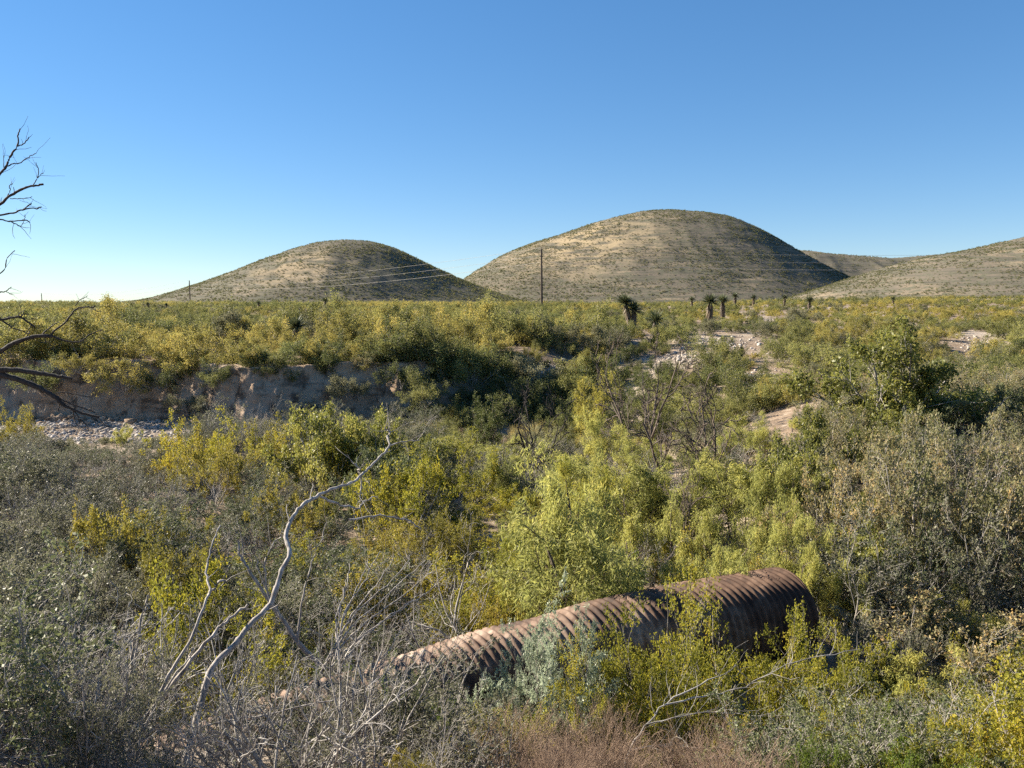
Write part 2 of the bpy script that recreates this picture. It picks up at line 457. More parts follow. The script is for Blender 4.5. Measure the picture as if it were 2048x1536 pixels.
# ------------------------------------------------------------------ hills
HILLS = {}
def build_hill(name, prof, D, depth_f, mat, label, seed, base=7.0, nx=230, ny=120, bump=1.0, gully=0.0):
    px = np.array([p[0] for p in prof], float); py = np.array([p[1] for p in prof], float)
    xs = (px - CX) / F * D
    top = EYE + (YH - py - 5 * np.clip((YH - py) / 60, 0, 1)) / F * D
    x = np.linspace(xs[0], xs[-1], nx)
    H = np.interp(x, xs, top) - base
    ker = np.hanning(15); ker /= ker.sum()
    H = np.convolve(np.pad(H, 7, mode='edge'), ker, 'valid')
    H = np.maximum(H, -1)
    hm = H.max()
    ry = depth_f * hm * (0.35 + 0.65 * np.sqrt(np.clip(H / hm, 0, 1)))
    t = np.linspace(-1, 1, ny)
    X, T = np.meshgrid(x, t)
    Y = D + T * ry[None]
    bell = np.cos(T * math.pi / 2) ** 1.5
    Z = base - 1.5 + (H[None] + 1.5) * bell
    nz = fbm(X * 0.012, Y * 0.012, seed, 4) * 6 - np.abs(fbm(X * 0.022, Y * 0.006, seed + 3, 3)) * 4 + fbm(X * 0.05, Y * 0.05, seed + 5, 3) * 1.2 + fbm(X * 0.15, Y * 0.15, seed + 8, 2) * 0.4
    Z = Z + nz * bump * np.clip(H[None] / hm, 0, 1) * (1 - bell ** 3 * 0.85) * np.sin(np.clip(bell, 0, 1) * math.pi / 2)
    if gully:
        Z = Z - gully * np.abs(fbm(X * 0.018, Y * 0.004, seed + 9, 2)) * bell * (1 - bell) * 4
    V = np.stack([X, Y, Z], -1).reshape(-1, 3)
    idx = np.arange(nx * ny).reshape(ny, nx)
    Q = np.stack([idx[:-1, :-1], idx[:-1, 1:], idx[1:, 1:], idx[1:, :-1]], -1).reshape(-1, 4)
    o = link('hill', mesh_from('hill', V, Q, mat, True))
    tag(o, label, None, None, 'structure')
    HILLS[name] = (X, Y, Z, D)

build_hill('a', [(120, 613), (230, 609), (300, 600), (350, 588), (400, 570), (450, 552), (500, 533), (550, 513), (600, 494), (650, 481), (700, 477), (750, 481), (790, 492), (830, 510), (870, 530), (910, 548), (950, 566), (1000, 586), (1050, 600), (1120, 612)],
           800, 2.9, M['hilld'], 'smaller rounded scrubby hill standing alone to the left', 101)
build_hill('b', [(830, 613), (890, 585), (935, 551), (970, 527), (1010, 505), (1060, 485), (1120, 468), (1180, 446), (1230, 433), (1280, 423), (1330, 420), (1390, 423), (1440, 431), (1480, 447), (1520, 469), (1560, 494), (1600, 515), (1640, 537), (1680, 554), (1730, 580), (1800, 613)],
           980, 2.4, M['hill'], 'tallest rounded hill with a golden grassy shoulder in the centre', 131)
build_hill('c', [(1380, 600), (1480, 540), (1560, 497), (1600, 498), (1640, 504), (1700, 509), (1760, 513), (1800, 511), (1840, 508), (1880, 505), (1960, 500), (2100, 490), (2300, 520), (2500, 600)],
           1750, 3.2, M['hillp'], 'low distant ridge seen in the gap behind the hills', 151, gully=14)
build_hill('d', [(1470, 612), (1560, 604), (1620, 585), (1690, 560), (1740, 541), (1800, 523), (1860, 508), (1920, 498), (1980, 484), (2048, 469), (2120, 452), (2250, 435), (2400, 440), (2600, 500), (2800, 600)],
           700, 3.4, M['hillp'], 'tan grassy hillside rising off the frame on the right', 171)

# ------------------------------------------------------------------ plant prototypes
def shrub(seed, stems, lean, L, levels, r0, leaf=None, base_r=0.12, n0=7, wig=0.12, up=0.03, k0=5, leaf_levels=(-1,), lean_min=4, minz=None):
    rng = np.random.default_rng(seed)
    th = rng.random(stems) * 2 * math.pi
    ph = np.radians(lean_min + (lean - lean_min) * np.sqrt(rng.random(stems)))
    d = np.stack([np.sin(ph) * np.cos(th), np.sin(ph) * np.sin(th), np.cos(ph)], -1)
    p = np.stack([np.cos(th), np.sin(th), np.zeros(stems)], -1) * base_r * rng.random((stems, 1))
    p[:, 2] -= 0.12 * L
    Ls = L * rng.uniform(0.72, 1.12, stems)
    P = grow(rng, p, d, Ls, n0, wig, up)
    st, fo = MB(), MB()
    rr = r0 * rng.uniform(0.6, 1.15, stems)
    rad = rr[:, None] * np.linspace(1, 0.35, n0)[None]
    st.add(*tubes(P, rad, k0))
    chains = [P]; tip = rr
    for lv in levels:
        m = lv['m']
        cpnt, cd, t = kids(rng, P, m, lv.get('t0', 0.3), lv.get('t1', 1.0), lv.get('ang', 0.7))
        B = len(cpnt)
        Lp = np.repeat(Ls, m)
        Lc = Lp * lv['ratio'] * (1.15 - 0.55 * t) * rng.uniform(0.55, 1.25, B)
        rc = np.repeat(tip, m) * lv.get('rr', 0.5) * (1 - 0.45 * t)
        cd = nrm(cd + np.array([0, 0, lv.get('lift', 0.0)]))
        P = grow(rng, cpnt, cd, Lc, lv.get('n', 4), lv.get('wig', 0.15), lv.get('up', 0.03))
        rad = np.maximum(rc[:, None] * np.linspace(1, 0.4, P.shape[1])[None], lv.get('rmin', 0.0012))
        st.add(*tubes(P, rad, lv.get('k', 3)))
        chains.append(P); Ls = Lc; tip = rc
    if leaf:
        for ll in leaf_levels:
            C = chains[ll]
            if minz is not None:
                C = C[C[:, -1, 2] > minz]
            fo.add(*leaves(rng, C, **leaf))
    V = st.arrays()[0]
    if leaf: V = np.concatenate([V, fo.arrays()[0]])
    r = np.linalg.norm(V[:, :2], axis=1)
    W = 2 * np.percentile(r, 96); H = np.percentile(V[:, 2], 99)
    return st, fo if leaf else None, float(W), float(H)

PROTO = {}
def proto(kind, variants, bark, leafm, **kw):
    out = []
    for i in range(variants):
        st, fo, W, H = shrub(hash(kind) % 1000 * 0 + sum(map(ord, kind)) * 7 + i * 131, **kw)
        sm = st.mesh(kind + '_stems', M[bark], True)
        fm = fo.mesh(kind + '_leaves', M[leafm]) if fo else None
        out.append((sm, fm, W, H))
    PROTO[kind] = out

proto('creosote', 4, 'grey_bark', 'creosote', stems=13, lean=62, L=1.25, r0=0.016, wig=0.13, up=0.05,
      levels=[dict(m=6, ratio=0.55, ang=0.6, t0=0.3, n=5), dict(m=7, ratio=0.42, ang=0.7, t0=0.3, n=4)],
      leaf=dict(K=22, size=0.037, aspect=1.9, t0=0.3, jit=0.028, align=0.5), leaf_levels=(-1,))
proto('creosote_tall', 2, 'grey_bark', 'creosote', stems=14, lean=50, L=1.7, r0=0.016, wig=0.13, up=0.02,
      levels=[dict(m=6, ratio=0.45, ang=0.8, t0=0.4, n=5, up=-0.04), dict(m=7, ratio=0.42, ang=0.7, t0=0.3, n=4, up=0.0)],
      leaf=dict(K=22, size=0.036, aspect=1.9, t0=0.3, jit=0.028, align=0.5), leaf_levels=(-1,))
proto('grey', 4, 'grey_bark', 'grey_leaf', stems=11, lean=60, L=1.6, r0=0.022, wig=0.16, up=0.04,
      levels=[dict(m=6, ratio=0.55, ang=0.7, t0=0.2, n=5, wig=.2), dict(m=6, ratio=0.5, ang=0.8, t0=0.2, n=4, wig=.22), dict(m=4, ratio=0.5, ang=0.8, n=3, wig=.2, rmin=0.0032)],
      leaf=dict(K=5, size=0.048, aspect=2.1, jit=0.02))
proto('tan', 3, 'grey_bark', 'tan_leaf', stems=10, lean=62, L=1.8, r0=0.022, wig=0.15, up=0.05,
      levels=[dict(m=6, ratio=0.5, ang=0.7, t0=0.25, n=5), dict(m=6, ratio=0.48, ang=0.8, t0=0.2, n=4, wig=.2), dict(m=4, ratio=0.5, ang=0.8, n=3, rmin=0.003)],
      leaf=dict(K=6, size=0.052, aspect=2.0, jit=0.03))
proto('mesquite', 4, 'brown_bark', 'mesquite', stems=5, lean=55, L=2.0, r0=0.04, wig=0.17, up=0.05, n0=8,
      levels=[dict(m=6, ratio=0.55, ang=0.75, t0=0.25, n=6, wig=.2), dict(m=6, ratio=0.5, ang=0.7, t0=0.2, n=5, wig=.2), dict(m=5, ratio=0.45, ang=0.7, n=4, wig=.15, up=-0.1, rmin=0.002)],
      leaf=dict(K=15, size=0.085, aspect=5.5, jit=0.05, align=0.25, droop=0.55))
proto('hackberry', 4, 'grey_bark', 'olive_leaf', stems=7, lean=62, L=1.7, r0=0.04, wig=0.15, up=0.05,
      levels=[dict(m=6, ratio=0.5, ang=0.7, t0=0.2, n=5, wig=.17), dict(m=6, ratio=0.5, ang=0.8, t0=0.15, n=4), dict(m=5, ratio=0.5, ang=0.8, n=3, rmin=0.002)],
      leaf=dict(K=10, size=0.056, aspect=2.0, jit=0.04, align=0.3, droop=0.2))
proto('bare', 3, 'grey_bark', 'grey_leaf', stems=7, lean=50, L=1.7, r0=0.024, wig=0.2, up=0.06, n0=8,
      levels=[dict(m=5, ratio=0.55, ang=0.65, t0=0.25, n=6, wig=.22, k=4), dict(m=5, ratio=0.5, ang=0.7, t0=0.25, n=5, wig=.25), dict(m=3, ratio=0.5, ang=0.7, n=4, wig=.25, rmin=0.0025)])
proto('bare_tree', 3, 'brown_bark', 'grey_leaf', stems=4, lean=48, L=2.0, r0=0.045, wig=0.2, up=0.05, n0=8, k0=6,
      levels=[dict(m=5, ratio=0.6, ang=0.65, t0=0.25, n=6, wig=.22, k=4), dict(m=5, ratio=0.5, ang=0.7, t0=0.25, n=5, wig=.25, rmin=0.008), dict(m=4, ratio=0.5, ang=0.7, n=4, wig=.25, rmin=0.005)])
proto('thorn', 4, 'thorn_bark', 'grey_leaf', stems=8, lean=52, L=1.7, r0=0.026, wig=0.17, up=0.05, n0=9, k0=6,
      levels=[dict(m=4, ratio=0.6, ang=0.55, t0=0.2, n=7, wig=.2, k=4, rr=.65), dict(m=4, ratio=0.5, ang=0.7, t0=0.2, n=5, wig=.25, rr=.65, rmin=0.005), dict(m=3, ratio=0.4, ang=0.8, n=3, wig=.25, rmin=0.0035)],
      leaf=dict(K=1, size=0.034, aspect=2.0, jit=0.02))
proto('bare_pale', 2, 'pale_bark', 'grey_leaf', stems=12, lean=55, L=1.5, r0=0.016, wig=0.15, up=0.05, n0=8,
      levels=[dict(m=4, ratio=0.55, ang=0.5, t0=0.25, n=6, wig=.2, k=4), dict(m=3, ratio=0.5, ang=0.6, t0=0.25, n=5, wig=.2, rmin=0.003)])
proto('weed', 2, 'weed', 'straw', stems=150, lean=72, L=0.75, r0=0.0022, wig=0.12, up=0.02, base_r=0.3, n0=4, k0=3,
      levels=[dict(m=6, ratio=0.5, ang=0.5, t0=0.25, n=3, rmin=0.0016), dict(m=4, ratio=0.5, ang=0.6, n=3, rmin=0.0014)])
proto('sage', 2, 'grey_bark', 'sage_leaf', stems=10, lean=50, L=1.2, r0=0.012, wig=0.12, up=0.06,
      levels=[dict(m=6, ratio=0.5, ang=0.55, t0=0.25, n=5), dict(m=6, ratio=0.5, ang=0.6, t0=0.15, n=5, up=-0.04)],
      leaf=dict(K=26, size=0.040, aspect=3.6, jit=0.008, align=0.1, droop=0.1), leaf_levels=(-1,))
proto('willow', 2, 'brown_bark', 'willow', stems=14, lean=45, L=2.1, r0=0.02, wig=0.1, up=0.04,
      levels=[dict(m=6, ratio=0.45, ang=0.5, t0=0.15, n=4), dict(m=5, ratio=0.5, ang=0.6, t0=0.2, n=4, up=-0.03)],
      leaf=dict(K=18, size=0.075, aspect=3.0, jit=0.05, align=0.4))
proto('juniper', 1, 'brown_bark', 'juniper', stems=5, lean=22, L=2.4, r0=0.04, wig=0.05, up=0.1, n0=8, base_r=0.4,
      levels=[dict(m=16, ratio=0.42, ang=0.95, t0=0.06, n=5, up=0.05), dict(m=6, ratio=0.45, ang=0.7, t0=0.15, n=4, up=0.06), dict(m=3, ratio=0.5, ang=0.6, n=3)],
      leaf=dict(K=9, size=0.06, aspect=2.2, jit=0.04, align=0.6))
SCRUB_KW = dict(stems=9, lean=66, L=1.1, r0=0.014, wig=0.14, up=0.05, n0=5, k0=3,
                levels=[dict(m=5, ratio=0.5, ang=0.7, t0=0.2, n=4), dict(m=6, ratio=0.5, ang=0.8, t0=0.2, n=3, rmin=0.003)],
                leaf=dict(K=30, size=0.044, aspect=1.8, jit=0.06, align=0.4))
for sk in 'abcd':
    proto('scrub_' + sk, 2, 'grey_bark', 'plain_' + sk, **SCRUB_KW)

FAR_KW = dict(SCRUB_KW); FAR_KW.update(stems=6, levels=[dict(m=4, ratio=0.5, ang=0.7, t0=0.2, n=3), dict(m=4, ratio=0.5, ang=0.8, t0=0.2, n=3, rmin=0.004)], leaf=dict(K=8, size=0.11, aspect=1.6, jit=0.09, align=0.4))
for sk in 'abcd':
    proto('far_' + sk, 2, 'grey_bark', 'plain_' + sk, **FAR_KW)

# ------------------------------------------------------------------ placing plants
def plant(kind, loc, W, rz, name, label, cat, group=None, leafm=None, bark=None, v=None, hs=1.0, tilt=0.0):
    vs = PROTO[kind]
    sm, fm, w0, h0 = vs[(random.randrange(len(vs)) if v is None else v) % len(vs)]
    s = W / w0
    e = empty(name, loc, rz, s)
    e.scale = (s, s, s * hs)
    if tilt: e.rotation_euler = (tilt * random.uniform(-1, 1), tilt * random.uniform(-1, 1), rz)
    tag(e, label, cat, group)
    so = link('stems', sm, e)
    if bark and M[bark] is not sm.materials[0]:
        so.material_slots[0].link = 'OBJECT'; so.material_slots[0].material = M[bark]
    if fm:
        fo = link('foliage', fm, e)
        if leafm and M[leafm] is not fm.materials[0]:
            fo.material_slots[0].link = 'OBJECT'; fo.material_slots[0].material = M[leafm]
    return e

CROWN = dict(creosote=1.25, creosote_tall=1.3, grey=1.35, tan=1.7, mesquite=1.9, hackberry=1.5, bare=1.3, thorn=1.1, bare_pale=1.0, bare_tree=2.0, sage=1.0, weed=0.4)
def put(kind, px, py, wpx, name, label, cat='shrub', group=None, D=None, hs=1.0, auto=True, **kw):
    """a plant whose crown centre appears at (px, py) in the photograph, wpx pixels wide, standing on the ground"""
    vs = PROTO[kind]
    v = kw.pop('v', random.randrange(len(vs))) % len(vs)
    w0, h0 = vs[v][2], vs[v][3]
    if D is None:
        D = hit(px, py, CROWN.get(kind, 0.6))
    zc = at(px, py, D); need = zc[2] - g1(zc[0], zc[1])
    hs = float(np.clip(need / (0.6 * h0 * (wpx / F * D) / w0), 0.65, 1.75)) if auto else hs
    kw['v'] = v
    W = wpx / F * D
    p = at(px, py, D)
    p[2] = g1(p[0], p[1])
    return plant(kind, p, W, random.random() * 6.28, name, label, cat, group, hs=hs, **kw)

# ------------------------------------------------------------------ rusty corrugated pipe
def spline(pts, n):
    P = np.asarray(pts, float)
    P = np.concatenate([[2 * P[0] - P[1]], P, [2 * P[-1] - P[-2]]])
    m = len(P) - 3
    t = np.linspace(0, m, n); i = np.clip(t.astype(int), 0, m - 1); u = (t - i)[:, None]
    a, b, c, d = P[i], P[i + 1], P[i + 2], P[i + 3]
    return 0.5 * (2 * b + (c - a) * u + (2 * a - 5 * b + 4 * c - d) * u ** 2 + (3 * b - a - 3 * c + d) * u ** 3)

def rustmat():
    m, nt, nd, lk = newmat('rusty corrugated steel')
    tc = nd.new('ShaderNodeTexCoord')
    n1 = nd.new('ShaderNodeTexNoise'); n1.inputs['Scale'].default_value = 1.3; n1.inputs['Detail'].default_value = 8; n1.inputs['Roughness'].default_value = 0.65
    n2 = nd.new('ShaderNodeTexNoise'); n2.inputs['Scale'].default_value = 9; n2.inputs['Detail'].default_value = 8
    for n in (n1, n2): lk.new(tc.outputs['Object'], n.inputs['Vector'])
    r1 = ramp(nd, [(0.34, (0.04, 0.023, 0.016)), (0.46, (0.12, 0.072, 0.047)), (0.55, (0.23, 0.155, 0.11)), (0.66, (0.38, 0.30, 0.235))])
    r2 = ramp(nd, [(0.35, (0.45, 0.38, 0.34)), (0.65, (1.0, 1.0, 1.0))])
    lk.new(n1.outputs[0], r1.inputs[0]); lk.new(n2.outputs[0], r2.inputs[0])
    mx = nd.new('ShaderNodeMix'); mx.data_type = 'RGBA'; mx.blend_type = 'MULTIPLY'; mx.inputs[0].default_value = 0.8
    lk.new(r1.outputs[0], mx.inputs[6]); lk.new(r2.outputs[0], mx.inputs[7])
    bs = nd.new('ShaderNodeBsdfPrincipled'); bs.inputs['Roughness'].default_value = 0.75; bs.inputs['Specular IOR Level'].default_value = 0.3
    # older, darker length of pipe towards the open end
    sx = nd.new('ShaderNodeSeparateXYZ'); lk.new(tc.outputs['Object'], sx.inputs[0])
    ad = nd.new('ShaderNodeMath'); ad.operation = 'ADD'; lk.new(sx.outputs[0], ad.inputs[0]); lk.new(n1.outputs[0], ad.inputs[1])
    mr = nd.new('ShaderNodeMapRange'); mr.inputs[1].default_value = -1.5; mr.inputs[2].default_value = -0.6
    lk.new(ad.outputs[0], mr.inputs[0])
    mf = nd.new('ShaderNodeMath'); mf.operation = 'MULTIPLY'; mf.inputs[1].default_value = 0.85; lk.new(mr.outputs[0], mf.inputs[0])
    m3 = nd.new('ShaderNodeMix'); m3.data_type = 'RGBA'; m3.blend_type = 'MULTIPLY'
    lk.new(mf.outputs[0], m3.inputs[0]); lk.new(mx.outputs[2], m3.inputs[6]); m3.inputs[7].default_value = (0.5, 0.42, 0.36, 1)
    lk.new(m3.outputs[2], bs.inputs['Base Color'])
    bp = nd.new('ShaderNodeBump'); bp.inputs['Strength'].default_value = 0.35; bp.inputs['Distance'].default_value = 0.01
    lk.new(n2.outputs[0], bp.inputs['Height']); lk.new(bp.outputs[0], bs.inputs['Normal'])
    out = nd.new('ShaderNodeOutputMaterial'); lk.new(bs.outputs[0], out.inputs[0])
    return m
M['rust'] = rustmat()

PIPE_PTS = [(-5.2, 5.9, 2.9)] + [tuple(at(px_, py_, D_) - np.array([0, 0, 0.655])) for px_, py_, D_ in ((508, 1425, 7.95), (939, 1282, 9.25), (1268, 1196, 10.35), (1570, 1142, 11.55))]
def build_pipe():
    C = spline(PIPE_PTS, 4000)
    seg = np.linalg.norm(np.diff(C, axis=0), axis=1); S = np.concatenate([[0], np.cumsum(seg)])
    L = S[-1]; pitch = 0.115; ns = int(L / pitch * 7); k = 56
    s = np.linspace(0, L, ns)
    P = np.stack([np.interp(s, S, C[:, i]) for i in range(3)], -1)
    T = nrm(np.gradient(P, axis=0)); A = nrm(np.cross(T, [0, 0, 1.0])); Bv = np.cross(A, T)
    th = np.arange(k) * 2 * math.pi / k
    TH, SS = np.meshgrid(th, s)
    dent = 0.03 * fbm(SS * 0.8, np.cos(TH) * 2 + 5, 81, 2) - 0.05 * np.exp(-((SS - L * 0.62) / 0.5) ** 2) * np.clip(np.cos(TH - 1.2), 0, 1)
    def shell(r0):
        rr = r0 + 0.021 * np.sin(2 * math.pi * SS / pitch + TH) + dent
        return P[:, None] + A[:, None] * (np.cos(TH) * rr)[..., None] + Bv[:, None] * (np.sin(TH) * rr)[..., None]
    base = P[-1] - np.array([0, 0, 0.665])
    root = empty('culvert_pipe', base)
    tag(root, 'rusty corrugated metal culvert pipe lying half hidden in the bushes', 'pipe')
    idx = np.arange(ns * k).reshape(ns, k)
    Q = np.stack([idx[:-1], np.roll(idx, -1, 1)[:-1], np.roll(idx, -1, 1)[1:], idx[1:]], -1).reshape(-1, 4)
    Vo = shell(0.665); Vi = shell(0.657)
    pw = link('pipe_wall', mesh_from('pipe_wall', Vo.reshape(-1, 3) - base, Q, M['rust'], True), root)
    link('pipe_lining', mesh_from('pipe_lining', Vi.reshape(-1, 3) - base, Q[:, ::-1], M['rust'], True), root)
    # rolled rim at the open end
    ring = P[-1] + A[-1] * (np.cos(th) * 0.667)[:, None] + Bv[-1] * (np.sin(th) * 0.667)[:, None]
    b = np.arange(8) * 2 * math.pi / 8
    rad = nrm(ring - P[-1])
    V = ring[:, None] + rad[:, None] * (np.cos(b) * 0.016)[None, :, None] + T[-1] * (np.sin(b) * 0.02)[None, :, None]
    ix = np.arange(k * 8).reshape(k, 8)
    Q2 = np.stack([ix, np.roll(ix, -1, 1), np.roll(np.roll(ix, -1, 0), -1, 1), np.roll(ix, -1, 0)], -1).reshape(-1, 4)
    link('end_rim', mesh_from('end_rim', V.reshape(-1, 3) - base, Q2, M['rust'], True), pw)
build_pipe()

def pipe_top(px):      # photo row of the pipe's upper edge
    return np.interp(px, [250, 300, 940, 1160, 1480, 1600, 1650], [1510, 1490, 1275, 1220, 1150, 1140, 1190])

# ------------------------------------------------------------------ poles and wires
def build_poles():
    tops = []
    spots = [(4.8, 130, 500, 616, 'tallest wooden utility pole in front of the central hill'),
             (-101.5, 250, 562, 619, 'wooden utility pole at the foot of the smaller left hill'),
             (-220, 371, 587, 616, 'tiny distant utility pole near the left edge')]
    for i, (x, y, pt, pb, lab) in enumerate(spots):
        b = np.array([x, y, g1(x, y)]); ztop = EYE + (YH - pt) / F * y
        h = ztop - b[2]
        root = empty('utility_pole', b)
        tag(root, lab, 'utility pole', 'utility poles crossing the plain')
        mb = MB()
        hs = np.linspace(-0.6, h, 6)
        lean = np.array([-0.010, 0, 0]) if i == 0 else np.array([0, 0, 0])
        P = np.stack([lean[0] * (hs - h), np.zeros(6), hs], -1)[None]
        mb.add(*tubes(P, np.linspace(0.21, 0.14, 6)[None], 10))
        mb.add(*tubes(np.array([[[0, 0, h - 0.002], [0, 0, h + 0.02]]]), np.array([[0.139, 0.01]]), 10))
        po = link('pole', mb.mesh('pole', M['pole'], True), root)
        for k, dz in enumerate((-0.02, -1.15, -2.25)):
            side = (-1) ** k * 0.17 if k else 0.0
            ins = MB()
            if k == 0:
                ins.add(*tubes(np.array([[[0, 0, h], [0, 0, h + .1], [0, 0, h + .12], [0, 0, h + .22]]]), np.array([[.03, .03, .06, .045]]), 8))
            else:
                ins.add(*tubes(np.array([[[side * .6, 0, h + dz], [side * 1.4, 0, h + dz], [side * 1.45, 0, h + dz + .02], [side * 1.5, 0, h + dz + .15]]]), np.array([[.03, .03, .06, .045]]), 8))
            link('insulator', ins.mesh('insulator', M['pole'], True), po)
        tops.append((b, h))
    return tops
tops = build_poles()

def wiremat():
    m, nt, nd, lk = newmat('aluminium wire')
    bs = nd.new('ShaderNodeBsdfPrincipled'); bs.inputs['Base Color'].default_value = (0.36, 0.345, 0.32, 1)
    bs.inputs['Specular IOR Level'].default_value = 0.1
    nz = nd.new('ShaderNodeTexNoise'); nz.inputs['Scale'].default_value = 40
    mr = nd.new('ShaderNodeMapRange'); mr.inputs[3].default_value = 0.35; mr.inputs[4].default_value = 0.6
    lk.new(nz.outputs[0], mr.inputs[0]); lk.new(mr.outputs[0], bs.inputs['Roughness'])
    out = nd.new('ShaderNodeOutputMaterial'); lk.new(bs.outputs[0], out.inputs[0])
    return m
M['wire'] = wiremat()

def build_wires():
    b3 = np.array([118.0, 150.0, g1(118, 150)]); h3 = 9.6
    spans = [((tops[0][0], tops[0][1]), (b3, h3), 1.2), ((tops[1][0], tops[1][1]), (tops[0][0], tops[0][1]), 1.7), ((tops[2][0], tops[2][1]), (tops[1][0], tops[1][1]), 2.4)]
    root = empty('utility_pole', b3)
    tag(root, 'wooden utility pole beyond the right edge carrying the wires', 'utility pole', 'utility poles crossing the plain')
    mb = MB(); mb.add(*tubes(np.array([[[0, 0, -.6], [0, 0, 4.0], [0, 0, h3]]]), np.array([[.21, .18, .14]]), 10))
    link('pole', mb.mesh('pole', M['pole'], True), root)
    names = ['top', 'middle', 'lowest']
    for k, dz in enumerate((0.2, -1.0, -2.1)):
        mb = MB()
        for (pa, ha), (pb, hb), sag in spans:
            t = np.linspace(0, 1, 40)
            a = pa + [0, 0, ha + dz]; b = pb + [0, 0, hb + dz]
            P = a[None] * (1 - t[:, None]) + b[None] * t[:, None]
            P[:, 2] -= sag * 4 * t * (1 - t) * (1 + 0.1 * k)
            mb.add(*tubes(P[None], np.full((1, 40), 0.017 if k < 2 else 0.021), 4))
        o = link('power_line', mb.mesh('power_line', M['wire'], True))
        tag(o, f'{names[k]} of the three pale wires strung between the utility poles', 'power line', 'wires strung between the utility poles')
build_wires()

# ------------------------------------------------------------------ yuccas
def build_yucca_mesh(seed, heads=1):
    rng = np.random.default_rng(seed)
    trunk, thatch, blades = MB(), MB(), MB()
    H = 1.6
    tops_ = [np.array([0, 0, H])] if heads == 1 else [np.array([0, 0, H]), np.array([-0.62, 0.1, H + 0.5])]
    for tp in tops_:
        P = spline([(0, 0, -0.2), (tp[0] * 0.3, 0.02, H * 0.5), tp], 7)
        trunk.add(*tubes(P[None], np.linspace(0.17, 0.12, 7)[None], 8))
        # hanging dead leaves
        n = 260
        t = rng.random(n) * 0.85 + 0.12
        f = t * 6; i = f.astype(int).clip(0, 5); u = (f - i)[:, None]
        p = P[i] * (1 - u) + P[i + 1] * u
        th = rng.random(n) * 6.283
        out = np.stack([np.cos(th), np.sin(th), np.zeros(n)], -1)
        d = nrm(out * 0.35 + np.array([0, 0, -1.0]) + rng.normal(0, 0.12, (n, 3)))
        side = np.cross(d, out); side = nrm(side)
        l = rng.uniform(0.3, 0.55, (n, 1)); w = 0.028
        p = p + out * 0.13
        V = np.stack([p - side * w, p + side * w, p + d * l + side * w * .2, p + d * l - side * w * .2], 1)
        thatch.add(V.reshape(-1, 3), np.arange(n * 4).reshape(n, 4))
        n = 230
        v = rng.normal(size=(n, 3)); v = nrm(v); v[:, 2] = np.abs(v[:, 2]) * 1.1 - 0.42 * (rng.random(n) < 0.45); v = nrm(v)
        side = nrm(np.cross(v, rng.normal(size=(n, 3)) * 0.3 + [0, 0, 1]))
        l = rng.uniform(0.55, 0.85, (n, 1)); w = 0.030
        p = tp + v * 0.06
        mid = p + v * l * 0.5; end = p + v * l + np.array([0, 0, -0.05])
        V = np.stack([p - side * w * .7, p + side * w * .7, mid + side * w, mid - side * w, end + side * .003, end - side * .003], 1)
        ix = np.arange(n * 6).reshape(n, 6)
        blades.add(V.reshape(-1, 3), np.concatenate([ix[:, [0, 1, 2, 3]], ix[:, [3, 2, 4, 5]]]))
    return trunk.mesh('yucca_trunk', M['brown_bark'], True), thatch.mesh('yucca_thatch', M['thatch']), blades.mesh('yucca_blades', M['yucca'])
YM = [build_yucca_mesh(1), build_yucca_mesh(2), build_yucca_mesh(3, 2)]
def yucca(px, py_top, D, h, v, label, lift=0.0):
    p = at(px, py_top, D); z = g1(p[0], D)
    s = h / (2.3 if v < 2 else 2.8)
    e = empty('yucca', (p[0], D, z + lift), random.random() * 6.28 if v < 2 else 0.1, s)
    tag(e, label, 'yucca', 'yuccas standing on the plain')
    for nm, me in zip(('trunk', 'thatch', 'blades'), YM[v]): link(nm, me, e)

YUCCA_SPOTS = []
for px, pt, D, h, v, lab in [
    (1268, 594, 66, 3.6, 2, 'two headed yucca on the plain right of the tallest utility pole'),
    (1312, 622, 58, 2.9, 0, 'slim yucca with shaggy trunk just below the two headed yucca'),
    (1421, 580, 80, 3.5, 1, 'yucca with the thickest brown shaggy trunk, one of a pair'),
    (1446, 582, 92, 3.2, 0, 'greener yucca directly beside the thick trunked yucca'),
    (1471, 577, 140, 3.2, 1, 'small yucca third in the row below the central hill'),
    (1384, 583, 130, 2.6, 0, 'low yucca left of the thick trunked pair'),
    (1508, 580, 135, 2.8, 0, 'broad low yucca in the row between the pair and the lone one'),
    (1570, 578, 135, 2.7, 1, 'spiky yucca just left of the lone yucca with skirted trunk'),
    (1620, 570, 110, 3.0, 1, 'lone yucca with a skirted trunk below the gap in the hills'),
    (1787, 582, 130, 2.0, 0, 'small solitary yucca in front of the right hillside'),
    (650, 600, 120, 2.6, 1, 'dark yucca on the plain below the smaller hill'),
    (517, 608, 120, 1.9, 0, 'short dark yucca right of the second utility pole'),
    (296, 614, 120, 1.7, 1, 'small yucca left of the second utility pole'),
    (333, 613, 120, 1.6, 0, 'tiny yucca between two poles on the left plain'),
    (592, 652, 50, 2.6, 0, 'yucca with reddish brown trunk at the lip of the cut bank')]:
    yucca(px, pt, D, h * (0.92 if D < 100 else 0.78), v, lab)
    YUCCA_SPOTS.append((px, pt, D, lab))

# ------------------------------------------------------------------ dead wood
def pxline(mb, pts, D0, D1, r0, r1, n=None, k=6, seed=0, wob=0.012):
    rng = np.random.default_rng(abs(int(seed + pts[0][0] * 7 + pts[0][1])) + 1)
    m = len(pts)
    P = np.array([at(x, y, D0 + (D1 - D0) * i / max(1, m - 1)) for i, (x, y) in enumerate(pts)])
    n = n or max(6, m * 4)
    C = spline(P, n)
    C = C + rng.normal(0, wob, C.shape) * np.linspace(0.3, 1, n)[:, None]
    rad = np.linspace(r0, r1, n) * rng.uniform(0.86, 1.14, n)
    mb.append((C, rad, k))

